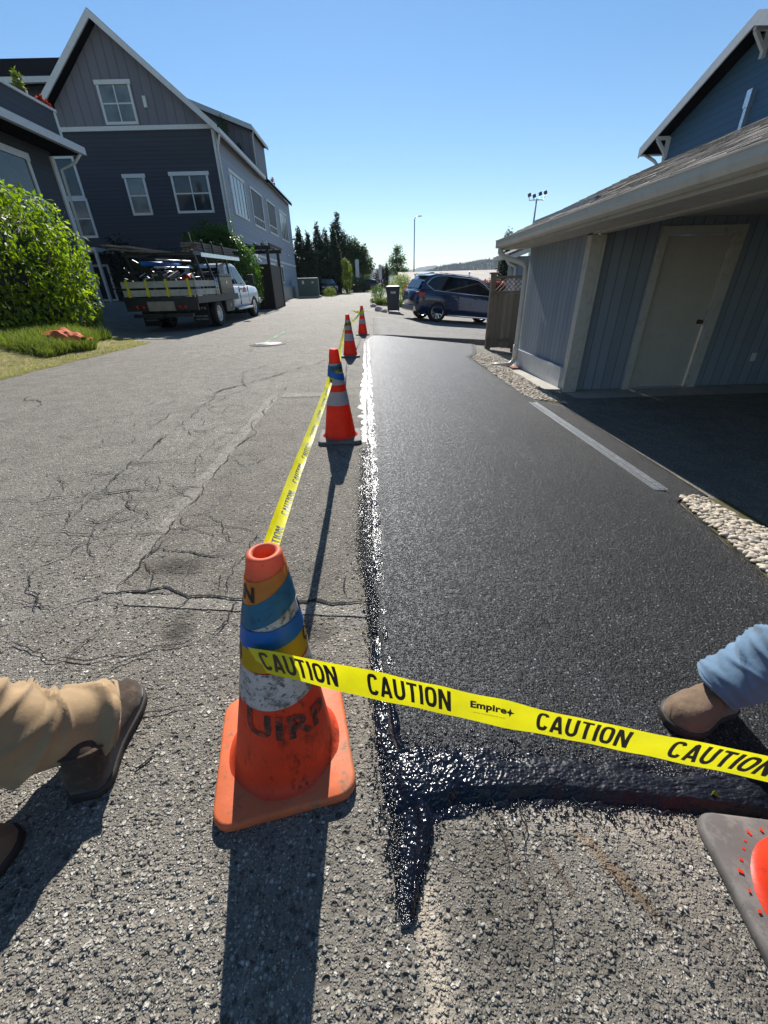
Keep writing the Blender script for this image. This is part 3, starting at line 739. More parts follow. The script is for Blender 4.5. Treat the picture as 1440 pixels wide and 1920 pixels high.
# pebbles
def pebbles(name, label, n, f, r0, r1):
    ico = bmesh.new(); bmesh.ops.create_icosphere(ico, subdivisions=2, radius=1)
    bv = np.array([v.co[:] for v in ico.verts]); bf = np.array([[v.index for v in fc.verts] for fc in ico.faces]); ico.free()
    V = []; F = []; k = 0
    for i in range(n):
        x, y, lift = f(i); r = random.uniform(r0, r1)
        s = np.array([r*random.uniform(1.0, 1.7), r*random.uniform(.8, 1.1), r*random.uniform(.45, .65)])
        e = Euler((random.gauss(0, .25), random.gauss(0, .25), random.random()*6.28)).to_matrix(); R = np.array(e)
        V.append((bv*s) @ R.T+np.array([x, y, gz(min(x, 3.0), y)+lift+r*.35])); F.append(bf+k); k += len(bv)
    o = np_mesh(name, np.vstack(V), np.vstack(F), M['pebble'], smooth=True); tag(o, label, 'pebbles', None, 'stuff'); return o
PE = [(1.0, 1.93, 2.5), (1.5, 1.97, 2.55), (2.0, 2.05, 2.5), (2.3, 2.10, 2.42), (2.55, 2.16, 2.36)]
def fnear(i):
    y = 2.56-1.9*random.random()**.8; a = interp([(p[0], p[1]) for p in PE], y); b_ = interp([(p[0], p[2]) for p in PE], y)
    return random.uniform(a+.02, b_), y, .012*random.random()+.006
pebbles('river_pebbles', 'smooth pale river pebbles beside the near end of the trench drain', 2800, fnear, .011, .021)
def ffar(i):
    y = random.uniform(5.45, 10.4); a = 2.07+.14*ss(8.8, 10.4, y)*3; b_ = 2.62 if y < 8.8 else 3.0
    return random.uniform(a, b_), y, .012*random.random()
pebbles('gravel_strip', 'strip of small pale gravel running along the garage wall foot', 4200, ffar, .010, .02)
# soil below pebbles so nothing shows between
rows = [[gnd(interp([(p[0], p[1]) for p in PE], y)+u*.5, y, .007) for u in frange((0, 1, .2))] for y in frange((.2, 2.58, .1))]
structure(grid_sheet('pebble_bed', rows, M['soil']))
rows = [[gnd(2.05+u*.6, y, .006) for u in frange((0, 1, .2))] for y in frange((5.3, 10.6, .1))]
structure(grid_sheet('gravel_bed', rows, M['soil']))
#@@PART3
# ------------------------------------------------------------------ lettering
def text2d(s, bold=.0, step=None):
    cu = bpy.data.curves.new('t', 'FONT'); cu.body = s; cu.size = 1.0; cu.offset = bold; cu.resolution_u = 3; cu.space_character = 1.04
    ob = bpy.data.objects.new('t', cu); COL.objects.link(ob)
    dg = bpy.context.evaluated_depsgraph_get(); dg.update()
    me = bpy.data.meshes.new_from_object(ob.evaluated_get(dg)); bpy.data.objects.remove(ob)
    bm = bmesh.new(); bm.from_mesh(me); bpy.data.meshes.remove(me)
    bmesh.ops.triangulate(bm, faces=bm.faces)
    x0 = min(v.co.x for v in bm.verts); x1 = max(v.co.x for v in bm.verts)
    y0 = min(v.co.y for v in bm.verts); y1 = max(v.co.y for v in bm.verts)
    if step:
        k = int(1/step)
        for i in range(1, k):
            bmesh.ops.bisect_plane(bm, geom=bm.verts[:]+bm.edges[:]+bm.faces[:], plane_co=(x0+(x1-x0)*i/k, 0, 0), plane_no=(1, 0, 0))
    V = [((v.co.x-x0)/(x1-x0), (v.co.y-y0)/(y1-y0)) for v in bm.verts]; bm.verts.index_update()
    Fc = [tuple(v.index for v in f.verts) for f in bm.faces]; bm.free()
    return V, Fc
TX = {}
GLY = {}
def _se(a, rx=.23, ry=.42): 
    c, q = math.cos(a), math.sin(a); return (.31+rx*abs(c)**.6*(1 if c > 0 else -1), .5+ry*abs(q)**.75*(1 if q > 0 else -1))
GLY['O'] = (.62, [[_se(2*math.pi*k/28) for k in range(29)]])
GLY['C'] = (.62, [[_se(rad(32+296*k/24)) for k in range(25)]])
GLY['U'] = (.62, [[(.08, 1), (.08, .6), (.08, .34)]+[(.31-.23*math.cos(math.pi*k/10), .31-.23*math.sin(math.pi*k/10)) for k in range(1, 10)]+[(.54, .34), (.54, .6), (.54, 1)]])
GLY['A'] = (.66, [[(.075, 0), (.20, .5), (.30, .93)], [(.36, .93), (.46, .5), (.585, 0)], [(.18, .24), (.48, .24)], [(.26, .93), (.40, .93)]])
GLY['T'] = (.58, [[(0, .93), (.3, .93), (.58, .93)], [(.29, .93), (.29, .45), (.29, 0)]])
GLY['I'] = (.17, [[(.085, 0), (.085, .5), (.085, 1)]])
GLY['N'] = (.64, [[(.08, 0), (.08, .5), (.08, 1)], [(.11, .95), (.32, .5), (.53, .05)], [(.56, 0), (.56, .5), (.56, 1)]])
def caution2d():
    V = []; Fc = []; x0 = 0
    for ch in 'CAUTION':
        w_, strokes = GLY[ch]
        for st_ in strokes:
            n = len(st_); b0 = len(V)
            for i, (x, y) in enumerate(st_):
                dx = st_[min(i+1, n-1)][0]-st_[max(i-1, 0)][0]; dy = st_[min(i+1, n-1)][1]-st_[max(i-1, 0)][1]; l = math.hypot(dx, dy)
                for k in (-1, 1): V.append((x0+x-dy/l*.098*k, min(1, max(0, y+dx/l*.085*k))))
            Fc += [(b0+2*i, b0+2*i+1, b0+2*i+3, b0+2*i+2) for i in range(n-1)]
        x0 += w_+.13
    x1 = x0-.13; return [(x/x1, y) for x, y in V], Fc
def put_text(mb, s, fn, bold=.02, step=None):
    key = (s, bold, step)
    if key not in TX: TX[key] = caution2d() if s == 'CAUTION' else text2d(s, bold, step)
    V, Fc = TX[key]; mb.add([fn(u, v) for u, v in V], Fc)
def proj(P):
    d = Vector(P)-Vector((0, 0, HC)); z = d.dot(fw); return 720+F_PX*d.dot(rr)/z, 960-F_PX*d.dot(uu)/z

# ------------------------------------------------------------------ cones
RB, RT = .126, .031
def cone(name, label, loc, rotz, H, spec, tilt=(0, 0), base='conebase', body='cone_red', top=None, size=.345, group='traffic cones along the fresh asphalt'):
    t = thing(name, label, 'traffic cone', loc, rotz, group)
    rc = lambda z: RB-(RB-RT)*(z-.03)/(H-.03)
    sh = lambda p: Vector((p[0]+tilt[0]*p[2], p[1]+tilt[1]*p[2], p[2]))
    b = MB(); h = size/2; r = .045; poly = []
    for cx, cy_, a0 in ((h-r, h-r, 0), (-h+r, h-r, 90), (-h+r, -h+r, 180), (h-r, -h+r, 270)):
        for k in range(7): a = rad(a0+15*k); poly.append((cx+r*math.cos(a), cy_+r*math.sin(a)))
    n = len(poly); sc = lambda f: [(x*f, y*f) for x, y in poly]
    rings = []
    for f, z in ((.985, .0), (1.0, .006), (1.0, .018), (.985, .026), (.955, .0285), (.80, .029), (.74, .031)):
        rings.append([Vector((x, y, z)) for x, y in sc(f)])
    inner = [Vector((.137*math.cos(math.atan2(y, x)), .137*math.sin(math.atan2(y, x)), .032)) for x, y in poly]
    rings.append(inner)
    b.rings(rings, cap=False, smooth=True)
    b.build('base', M[base], t, org=(0, 0, 0))
    b = MB(); prof = [(.142, .030), (.134, .034), (.129, .042)]
    zs = [.05+(H-.07-.05)*i/24 for i in range(25)]
    prof += [(rc(z), z) for z in zs]
    prof += [(rc(H-.05)+.001, H-.05), (rc(H-.03)+.001, H-.03), (RT+.003, H-.008), (RT+.0005, H-.002), (RT-.004, H), (RT-.009, H-.002), (RT-.011, H-.012), (RT-.008, H-.05)]
    b.lathe(prof, 56); b.v = [sh(p) for p in b.v]
    o = b.build('cone_body', [M[body]], t, org=(0, 0, 0))
    if top:
        o.data.materials.append(M[top])
        for p in o.data.polygons:
            if p.center.z > H-.075: p.material_index = 1
    for bd in spec:
        nm, z0, z1, amp, ph, off, mt = bd[:7]; dz = bd[7] if len(bd) > 7 else 0
        b = MB(); N = 64; vs = []
        for i in range(6):
            for k in range(N):
                a = 2*math.pi*k/N; z = z0+(z1-z0)*i/5+amp*math.cos(a-ph)+dz*noise.noise(Vector((math.cos(a)*2, math.sin(a)*2, z0*40)))
                rr_ = rc(z)+off+.0006*noise.noise(Vector((a*6, i, z0*30))); vs.append(sh((rr_*math.cos(a), rr_*math.sin(a), z)))
        b.add(vs, [(i*N+k, i*N+(k+1) % N, (i+1)*N+(k+1) % N, (i+1)*N+k) for i in range(5) for k in range(N)], smooth=True)
        b.build(nm, M[mt], t, org=(0, 0, 0))
    return t, rc, sh
def cone_text(t, rc, sh, s, z0, hgt, phi0, width, name='lettering', slope=0.0, bold=.03, mat='textblack', off=.0022, amp=0.0, ph=0.0):
    b = MB()
    def fn(u, v):
        z = z0+v*hgt+slope*(u-.5); r = rc(z)+off; a = phi0+(u-.5)*width/rc(z0); z += amp*math.cos(a-ph); r = rc(z)+off
        return sh((r*math.cos(a), r*math.sin(a), z))
    put_text(b, s, fn, bold, .02); return b.build(name, M[mat], t, org=(0, 0, 0), fixn=False)
camdir = lambda x, y, rz: math.atan2(-y, -x)-rz
C1 = Vector((-.272, .635, 0)); rz1 = rad(12); cd = camdir(C1.x, C1.y, rz1)
t1, rc1, sh1 = cone('traffic_cone', 'scuffed faded orange cone wrapped in blue tape, largest, on an orange base', C1, rz1, .645,
    [('collar', .288, .385, .0, 0, .0016, 'collar_dirty'), ('collar', .455, .575, 0, 0, .0016, 'collar_dirty'),
     ('yellow_wrap', .388, .452, .006, cd+.6, .0032, 'tapeolive'), ('yellow_wrap', .548, .606, .010, cd+1.5, .0032, 'tapewrap'),
     ('blue_wrap', .535, .565, .026, cd+1.35, .0042, 'blueteal'), ('blue_wrap', .508, .542, .024, cd+1.35, .0048, 'blueteal'), ('blue_wrap', .447, .492, .004, cd+1.3, .0052, 'bluetape')],
    tilt=(.075, -.03), base='cone_oldbase', body='cone_old', top='cone_oldtop', size=.335)
cone_text(t1, rc1, sh1, 'UIRP', .192, .068, cd+.02, .215, slope=-.06, bold=.03, mat='marker')
cone_text(t1, rc1, sh1, 'N', .556, .034, cd-1.05, .030, slope=.0, off=.0045)
cone_text(t1, rc1, sh1, 'CAUTION', .395, .048, cd-2.4, .14, slope=.0, off=.0045)
cone_text(t1, rc1, sh1, 'O', .412, .036, cd+1.15, .025, slope=.0, off=.0045)
C2 = gnd(-.30, 3.17, .014*0+.004)
t2, rc2, sh2 = cone('traffic_cone', 'bright red orange cone with one blue tape band, second nearest in the row', C2, rad(2), .685,
    [('collar', .285, .385, 0, 0, .0014, 'collar'), ('collar', .435, .585, 0, 0, .0014, 'collar'), ('yellow_wrap', .515, .575, .012, 0, .003, 'tapeolive'),
     ('blue_wrap', .478, .525, .016, math.pi, .0045, 'bluetape'), ('blue_wrap', .545, .58, .010, .6, .004, 'blueteal')])
cone_text(t2, rc2, sh2, 'CAUTION', .527, .036, camdir(C2.x, C2.y, 0)+.2, .10, off=.0045)
C3 = gnd(-.435, 7.72, .003)
t3, rc3, sh3 = cone('traffic_cone', 'red orange cone with yellow caution tape knotted round its upper collar, third along the seam', C3, rad(1), .685,
    [('collar', .27, .385, 0, 0, .0014, 'collar'), ('collar', .44, .60, 0, 0, .0014, 'collar'), ('yellow_wrap', .505, .565, .004, 0, .003, 'tapeolive')], tilt=(-.02, 0))
cone_text(t3, rc3, sh3, 'CAUTION', .515, .04, camdir(C3.x, C3.y, 0)+.1, .15, off=.0045)
C4 = gnd(-.29, 11.5, .003)
t4, rc4, sh4 = cone('traffic_cone', 'farthest red orange cone with a bunched yellow tape knot at the far seam end', C4, rad(0), .685,
    [('collar', .27, .38, 0, 0, .0014, 'collar'), ('collar', .46, .58, 0, 0, .0014, 'collar'), ('yellow_wrap', .50, .575, .012, 0, .004, 'tape'), ('blue_wrap', .57, .61, .01, 0, .004, 'blueteal')])
C5 = gnd(.90, .285, .006)
t5, rc5, sh5 = cone('traffic_cone', 'red cone on a dark grey rubber base with red flecks, cut off at right edge', C5, rad(-6), .685,
    [('collar', .27, .385, 0, 0, .0014, 'collar'), ('collar', .44, .585, 0, 0, .0014, 'collar')], size=.36)
t5.rotation_euler = (0, rad(6), rad(-6))
b = MB()
for k in range(34):
    a = 2*math.pi*k/34+random.uniform(-.03, .03); r0_, l_ = .150+random.uniform(0, .006), random.uniform(.004, .011)
    c, s = math.cos(a), math.sin(a); wd = .003
    b.add([(r0_*c-s*wd, r0_*s+c*wd, .0325), (r0_*c+s*wd, r0_*s-c*wd, .0325), ((r0_+l_)*c+s*wd, (r0_+l_)*s-c*wd, .0325), ((r0_+l_)*c-s*wd, (r0_+l_)*s+c*wd, .0325)], [(0, 1, 2, 3)])
b.build('base_flecks', M['cone_red'], t5, org=(0, 0, 0), fixn=False)

# ------------------------------------------------------------------ caution tapes
def ribbon(path, up, wd, n=60, curl=0.0, wob=0.0, name='caution_tape', nac=4):
    """path(t), up(t): returns mesh builder and surface fn(t, v) with v in -.5..5"""
    def surf(t, v, off=0.0):
        p = path(t); d = (path(min(1, t+.004))-path(max(0, t-.004))).normalized(); u = up(t); u = (u-d*u.dot(d)).normalized(); nrm = d.cross(u)
        o = curl*(4*v*v-.5)*wd+wob*noise.noise(Vector((t*14, v*1.5, 3)))*wd
        return p+u*(v*wd)+nrm*(o+off)
    b = MB(); vs = [surf(i/n, j/nac-.5) for i in range(n+1) for j in range(nac+1)]; m = nac+1
    b.add(vs, [(i*m+j, i*m+j+1, (i+1)*m+j+1, (i+1)*m+j) for i in range(n) for j in range(nac)], smooth=True)
    return b, surf
def along_ray(px, py, D): 
    d = ray(px, py); return Vector((0, 0, HC))+d*D
A0 = along_ray(476, 1234.5, .80); A1 = along_ray(1500, 1452, .535)
A2 = A1+(A1-A0)*.22; 
# start and end follow a straight pull between the two cones
pa = lambda t: A0.lerp(A2, t)+Vector((0, 0, -.004*math.sin(math.pi*t)))
upa = lambda t: Vector((.0, -.10+.10*math.sin(t*7), 1))
b, sA = ribbon(pa, upa, .076, 140, curl=.035, wob=.05)
tA = b.build('caution_tape', M['tape'], None, org=A0, fixn=False)
tag(tA, 'yellow caution tape stretched across the foreground from the nearest cone to the right', 'caution tape', 'yellow caution tapes')
def t_at(px):
    lo, hi = 0.0, 1.0
    for _ in range(40):
        m = (lo+hi)/2
        if proj(sA(m, 0))[0] < px: lo = m
        else: hi = m
    return lo
sgn = -1 if (sA(.5, 0, .01)-Vector((0, 0, HC))).length > (sA(.5, 0, -.01)-Vector((0, 0, HC))).length else 1
bt = MB()
for a, c in ((490, 632), (690, 845), (1007, 1180), (1257, 1450)):
    ta, tc = t_at(a), t_at(c)
    put_text(bt, 'CAUTION', lambda u, v: sA(ta+(tc-ta)*u, -.36+.74*v, sgn*.0007), .058, .02)
dT = t_at(1180)-t_at(1007)
put_text(bt, 'CAUTION', lambda u, v: sA(t_at(1450)+.04+dT*u*.85, -.33+.68*v, sgn*.0007), .035, .02) if t_at(1450)+.04+dT*.85 < 1 else None
ta, tc = t_at(882), t_at(950)
put_text(bt, 'Empire', lambda u, v: sA(ta+(tc-ta)*u, -.12+.34*v, sgn*.0007), .045, .05)
put_text(bt, 'www.empirelevel.com', lambda u, v: sA(ta+.004+(tc-ta)*u*.9, -.22+.06*v, sgn*.0007), .0, .1)
tc2 = t_at(965); te = t_at(948)
bt.add([sA(te+(tc2-te)*x, .03+y, sgn*.0007) for x, y in ((0, .02), (.35, .07), (.5, .20), (.62, .07), (1.0, .02), (.62, -.03), (.5, -.15), (.35, -.03))], [(0, 1, 7), (1, 2, 3), (3, 4, 5), (5, 6, 7), (1, 3, 5, 7)])
bt.build('lettering', M['textblack'], tA, fixn=False)

def at_z(px, py, z):
    d = ray(px, py); t = (z-HC)/d.z; return Vector((0, 0, HC))+d*t
pts = [at_z(*p) for p in ((478, 1100, .50), (502, 1040, .50), (527, 965, .485), (557, 880, .475), (582, 815, .48), (608, 745, .495), (620, 708, .505))]
def poly(pts):
    L = [0]
    for a, c in zip(pts, pts[1:]): L.append(L[-1]+(c-a).length)
    def f(t):
        s = t*L[-1]
        for i in range(len(pts)-1):
            if s <= L[i+1]+1e-9:
                k = (s-L[i])/(L[i+1]-L[i]); p0 = pts[max(0, i-1)]; p1 = pts[i]; p2 = pts[i+1]; p3 = pts[min(len(pts)-1, i+2)]
                return .5*((2*p1)+(p2-p0)*k+(2*p0-5*p1+4*p2-p3)*k*k+(3*p1-p0-3*p2+p3)*k**3)
        return pts[-1]
    return f, L[-1]
pb, LB = poly(pts)
upb = lambda t: Vector((-.80, 0, .60-.25*t))
b, sB = ribbon(pb, upb, .042, 120, curl=.10, wob=.12)
tB = b.build('caution_tape', M['tape'], None, org=pts[0], fixn=False)
tag(tB, 'twisted yellow caution tape pulled from the nearest cone back to the second cone', 'caution tape', 'yellow caution tapes')
bt = MB(); ns = -1 if (sB(.3, 0, .01)-Vector((0, 0, HC))).length > (sB(.3, 0, -.01)-Vector((0, 0, HC))).length else 1
for k in range(9):
    a0 = .05+k*.105
    put_text(bt, 'CAUTION', lambda u, v: sB(a0+.075*u, -.45+.5*v, ns*.0008), .02, .1)
bt.build('lettering', M['textblack'], tB, fixn=False)
def simple_tape(p, q, sag, wd, label, twist=1.5):
    f = lambda t: Vector(p).lerp(Vector(q), t)+Vector((0, 0, -sag*4*t*(1-t)))
    b, s = ribbon(f, lambda t: Vector((-.6*math.cos(twist*t), 0, .5+.5*math.sin(twist*t))), wd, 60, curl=.08, wob=.2)
    o = b.build('caution_tape', M['tape'], None, org=p, fixn=False); tag(o, label, 'caution tape', 'yellow caution tapes')
simple_tape((-.30, 3.22, .53), (-.50, 7.70, .535), .02, .05, 'yellow caution tape running from the second cone to the third cone')
simple_tape((-.44, 7.80, .535), (-.34, 11.46, .545), .05, .05, 'short looking yellow caution tape between the third cone and the farthest cone')
b = MB()
for k in range(5):
    a = k*1.26; f = [Vector((-.36+.05*math.cos(a)+.05*i*math.cos(a+1), 11.42+.03*math.sin(a), .56+.03*math.sin(a*2+i))) for i in range(4)]
    b.tube(f, [.004, .02, .018, .003], 6)
b.build('tape_knot', M['tape'], t4, org=C4, fixn=True)
#@@PART4
# ------------------------------------------------------------------ people
def limb_cloth(path, radii, seed, folds=.12, n=48, sub=14, freq=26.0, cuff=True):
    """cloth sleeve: long diagonal folds, bunching towards the hem"""
    f, L = poly([Vector(p) for p in path]); m = int(L/.006); g = random.Random(int(seed*100)); F_ = []
    for k in range(int(L*freq*2.0)+4):
        s0 = L*g.random()**.75; F_.append((s0, g.uniform(-.055, .055), g.uniform(0, 6.28), g.uniform(.005, .011), g.uniform(.4, 1.0), g.choice((1, 1, 1, -.5))))
    mb = MB(); rings = []; up = None; R = radii
    for i in range(m+1):
        t = i/m; p = f(t); d = (f(min(1, t+.01))-f(max(0, t-.01))).normalized()
        if up is None: up = d.cross(Vector((0, 1, .1))).normalized()
        up = (up-d*up.dot(d)).normalized(); w_ = d.cross(up)
        x = t*(len(R)-1); k = min(int(x), len(R)-2); r = R[k]+(R[k+1]-R[k])*(x-k); s = t*L; ring = []
        near = [q for q in F_ if abs(q[0]-s) < .10]
        for j in range(n):
            a = 2*math.pi*j/n; ca, sa = math.cos(a), math.sin(a); o = 0.0
            for s0, sl_, a0, w0, am, sg in near:
                win = .5+.5*math.cos(a-a0)
                if win < .25: continue
                o += sg*am*(win-.25)**.8*math.exp(-((s-s0-sl_*math.sin(a-a0)*1.0)/w0)**2)
            o = max(-.5, min(1.5, o))
            k_ = folds*(.75*o-.12+.55*noise.noise(Vector((ca*.9+seed, sa*.9, s*7))))
            k_ *= 1-.55*ss(.95, 1.0, t)
            ring.append(p+(up*ca+w_*sa)*(r*(1+k_)))
        rings.append(ring)
    mb.rings(rings, cap=False)
    return mb
def boot(name, parent, heel, toe, mat, ankle, lift=0.0, wd=.052, hh=1.0):
    """heel, toe on the ground; ankle = top centre of the shaft"""
    heel = Vector(heel); toe = Vector(toe); d = toe-heel; L = d.length; d.normalize(); s = d.cross(Vector((0, 0, 1))).normalized(); u = s.cross(d)
    # outline half widths along the foot (t, left, right) and heights
    W = [(0, .55), (.04, .75), (.12, .86), (.25, .80), (.40, .78), (.55, .92), (.70, 1.04), (.82, 1.0), (.92, .78), (.98, .48), (1.0, .2)]
    Ht = [(0, .06), (.03, .10), (.10, .125), (.20, .13), (.33, .125), (.45, .105), (.58, .085), (.70, .074), (.82, .066), (.92, .055), (.98, .035), (1.0, .015)]
    b = MB(); rings = []
    for i in range(27):
        t = i/26; w_ = interp(W, t)*wd; h = interp(Ht, t)*hh; c = heel+d*(L*t); ring = []
        for j in range(20):
            a = math.pi*j/19; x = math.cos(a); z = math.sin(a)**.62
            x = (abs(x)**.8)*(1 if x >= 0 else -1)
            ww = w_*(1-.28*z**2*(1 if t < .5 else .6)); cr = .0022*noise.noise(Vector((x*3+t*30, z*4, 5)))*4*ss(.35, .6, t)
            ring.append(c+s*(x*ww)+u*(.022+h*z+cr))
        rings.append(ring)
    b.rings(rings)
    # shaft
    a0 = heel+d*(L*.20)+u*.10; an = Vector(ankle); rs = []
    for i in range(9):
        t = i/8; c = a0.lerp(an, t); rr_ = .050-.004*t+.004*math.sin(t*9)
        ax = (an-a0).normalized(); q = s; q2 = ax.cross(q).normalized()
        rs.append([c+q*(rr_*.92*math.cos(2*math.pi*k/20))+q2*(rr_*1.15*math.sin(2*math.pi*k/20)) for k in range(20)])
    b.rings(rs)
    o = b.build(name, M[mat], parent)
    b = MB(); rings = []
    for z, f in ((0, .96), (.004, 1.07), (.018, 1.10), (.026, 1.08)):
        ring = []
        for side in (1, -1):
            T = [k/16 for k in range(17)]
            for t in (T if side > 0 else T[::-1]):
                tt = (t-.5)*1.035+.5; ring.append(heel+d*(L*tt)+s*(side*interp(W, t)*wd*f)+u*z)
        rings.append(ring)
    b.rings(rings); b.build('sole', M['sole'], o)
    # welt stitching / laces as thin cord
    b = MB()
    for i in range(4):
        t = .34+.07*i; c = heel+d*(L*t)+u*(interp(Ht, t)*hh+.024); b.tube([c-s*.022, c+u*.004, c+s*.022-d*.008], .0022, 6)
    b.build('lace', M['sole'], o)
    return o
def person(label, legs, pelvis, facing, top, tmat, bmat, hems, seed, wr=(.085, .080, .082, .088, .098, .105, .112)):
    P = Vector(pelvis); t = thing('person', label, 'person', (P.x, P.y, gz(P.x, P.y)), 0)
    fx = Vector((math.cos(facing), math.sin(facing), 0)); sx = Vector((fx.y, -fx.x, 0)); Z = Vector((0, 0, 1))
    # one continuous body grown with a skin modifier
    V = []; E_ = []; R = []
    def add(p, r, par=None): 
        V.append(Vector(p)); R.append(r); 
        if par is not None: E_.append((par, len(V)-1))
        return len(V)-1
    lean = fx*.05
    pel = add(P, .125); wa = add(P+Z*.17+lean*.5, .118, pel); ch = add(P+Z*.40+lean, .142, wa); ne = add(P+Z*.56+lean*1.2, .06, ch)
    nk = add(P+Z*.62+lean*1.4, .052, ne); hd = add(P+Z*.72+lean*1.7, .088, nk); hd2 = add(P+Z*.80+lean*1.8, .085, hd); add(P+Z*.87+lean*1.7, .05, hd2)
    add(P+Z*.70+lean*1.7+fx*.085, .03, hd)
    add(P+Z*.735+lean*1.7+fx*.104, .012, hd); 
    for s_ in (-1, 1):
        sh_ = add(P+Z*.50+lean+sx*(.19*s_), .062, ch); el = add(P+Z*.24+lean+sx*(.26*s_)-fx*.02, .045, sh_); wri = add(P+Z*.02+lean+sx*(.27*s_)+fx*.10, .03, el)
        pm = add(P-Z*.06+lean+sx*(.27*s_)+fx*.13, .036, wri)
        for k in range(4):
            f1 = add(P-Z*.115+lean+sx*(.27*s_)+fx*(.095+.023*k), .0095, pm); f2 = add(P-Z*(.145+.006*(k in (1, 2)))+lean+sx*(.26*s_)+fx*(.095+.023*k), .008, f1)
        add(P-Z*.07+lean+sx*(.245*s_)+fx*.185, .010, pm)
        add(P+Z*.735+lean*1.7+sx*(.083*s_), .014, hd)
    for s_, lg in zip((1, -1), legs):
        hip = add(P-Z*.04+sx*(.09*s_), .088, pel); kn = add(lg[0], .06, hip); cf = add(Vector(lg[0]).lerp(Vector(lg[1]), .35), .052, kn); an = add(lg[1], .038, cf); add(lg[2], .03, an)
    me = bpy.data.meshes.new('body'); me.from_pydata([v-t.location for v in V], E_, []); me.materials.append(M['skin'])
    o = bpy.data.objects.new('body', me); COL.objects.link(o); o.parent = t
    md = o.modifiers.new('skin', 'SKIN'); md.use_smooth_shade = True
    for i, r in enumerate(R): me.skin_vertices[0].data[i].radius = (r, r)
    me.skin_vertices[0].data[0].use_root = True
    sub = o.modifiers.new('s', 'SUBSURF'); sub.levels = 2; sub.render_levels = 2
    b = MB()   # face and hair
    H0 = P+Z*.75+lean*1.7
    for s_ in (-1, 1):
        b = MB(); b.lathe([(.001, -.011), (.008, -.008), (.011, 0), (.008, .008), (.001, .011)], 12, Matrix.Translation(H0+fx*.083+sx*(.031*s_))); b.build('eye', M['textwhite'], o)
    b = MB(); b.tube([H0-Z*.055+fx*.098+sx*.022, H0-Z*.057+fx*.104, H0-Z*.055+fx*.098-sx*.022], .004, 6); b.build('mouth', M['redcar'], o)
    b = MB(); rg_ = []
    for i in range(9):
        a = math.pi*.5*i/8; rg_.append([H0+Z*(.02+.115*math.sin(a))+(fx*math.cos(2*math.pi*k/20)+sx*math.sin(2*math.pi*k/20))*(.102*math.cos(a)+.002)-fx*.012 for k in range(20)])
    b.rings(rg_); b.build('hair', M['hair'], t)
    b = limb_cloth([P-Z*.08, P+Z*.10+lean*.4, P+Z*.30+lean, P+Z*.46+lean, P+Z*.55+lean*1.2], [.155, .150, .165, .165, .075], seed+9, .07, 36, freq=9)
    for s_ in (-1, 1):
        c = limb_cloth([P+Z*.50+lean+sx*(.15*s_), P+Z*.36+lean+sx*(.225*s_), P+Z*.24+lean+sx*(.262*s_)-fx*.02, P+Z*.05+lean+sx*(.272*s_)+fx*.09], [.085, .072, .062, .052], seed+s_, .08, 20, freq=14)
        b.add(c.v, c.f, 0, True)
    b.build('shirt', M[top], t)
    # trousers: hips and two legs
    b = limb_cloth([P+Z*.05, P-Z*.03, P-Z*.12], [.15, .155, .13], seed, .04, 32)
    for s_, lg, hm in zip((1, -1), legs, hems):
        hp = P-Z*.05+sx*(.085*s_)
        c = limb_cloth([hp, Vector(hp).lerp(Vector(lg[0]), .5), lg[0], Vector(lg[0]).lerp(Vector(lg[1]), .45), Vector(lg[0]).lerp(Vector(lg[1]), .8), hm], wr[::-1], seed+s_*3.7+9, .34, 72)
        b.add(c.v, c.f, 0, True)
    tr = b.build('trousers', M[tmat], t)
    for s_, lg, hm in zip((1, -1), legs, hems):       # hem roll and outer seam
        hv_ = Vector(hm); ax = (hv_-Vector(lg[0])).normalized(); u_ = ax.cross(Vector((0, 1, .2))).normalized(); v_ = ax.cross(u_)
        m = MB(); m.tube([hv_+(u_*math.cos(k*math.pi/12)+v_*math.sin(k*math.pi/12))*(wr[0]*(.97+.03*math.sin(k*1.7)))-ax*(.004+.004*math.sin(k*.9)) for k in range(25)], .0055, 6); m.build('hem', M[tmat], tr)
    sm = tr.modifiers.new('t', 'SOLIDIFY'); sm.thickness = .003
    return t
# left worker, tan trousers, mid stride beside the near cone
tl = person('person in tan work trousers and dusty boots stepping past at the left edge',
    [((-1.02, .50, .45), (-.795, .60, .13), (-.775, .72, .04)), ((-1.24, .36, .50), (-1.03, .29, .13), (-.95, .36, .05))],
    (-1.22, .42, .90), rad(95), 'shirt', 'tan', 'bootshade', [(-.772, .69, .085), (-1.02, .31, .11)], 2.0, (.088, .098, .098, .094, .098, .108, .118))
boot('boot', tl, (-.735, .530, .0), (-.785, .835, 0), 'bootshade', (-.785, .60, .125), wd=.056)
boot('boot', tl, (-1.00, .19, .0), (-.845, .462, 0), 'bootbrown', (-1.02, .29, .2))
# right worker, jeans, walking on the fresh asphalt
gy = lambda x, y: gz(x, y)+.016
tr_ = person('person in faded blue jeans and scuffed brown boots at the right edge',
    [((1.66, .95, .28), (1.86, .95, gy(1.86, .95)+.12), (1.76, .95, gy(1.8, .95)+.03)), ((1.24, .73, .32), (1.035, .775, gy(1.0, .77)+.13), (.93, .75, gy(.93, .75)+.04))],
    (1.62, .66, .70), rad(185), 'shirt', 'jeans', 'bootbrown', [(1.84, .95, gy(1.86, .95)+.10), (1.005, .778, gy(1.0, .77)+.105)], 5.0, (.070, .082, .072, .086, .092, .102, .112))
boot('boot', tr_, (1.09, .80, gy(1.09, .8)), (.835, .705, gy(.835, .705)), 'bootbrown', (1.02, .775, gy(1.02, .775)+.13), wd=.056)
boot('boot', tr_, (1.93, .97, gy(1.93, .97)), (1.66, .92, gy(1.66, .92)), 'bootbrown', (1.86, .95, gy(1.86, .95)+.2))
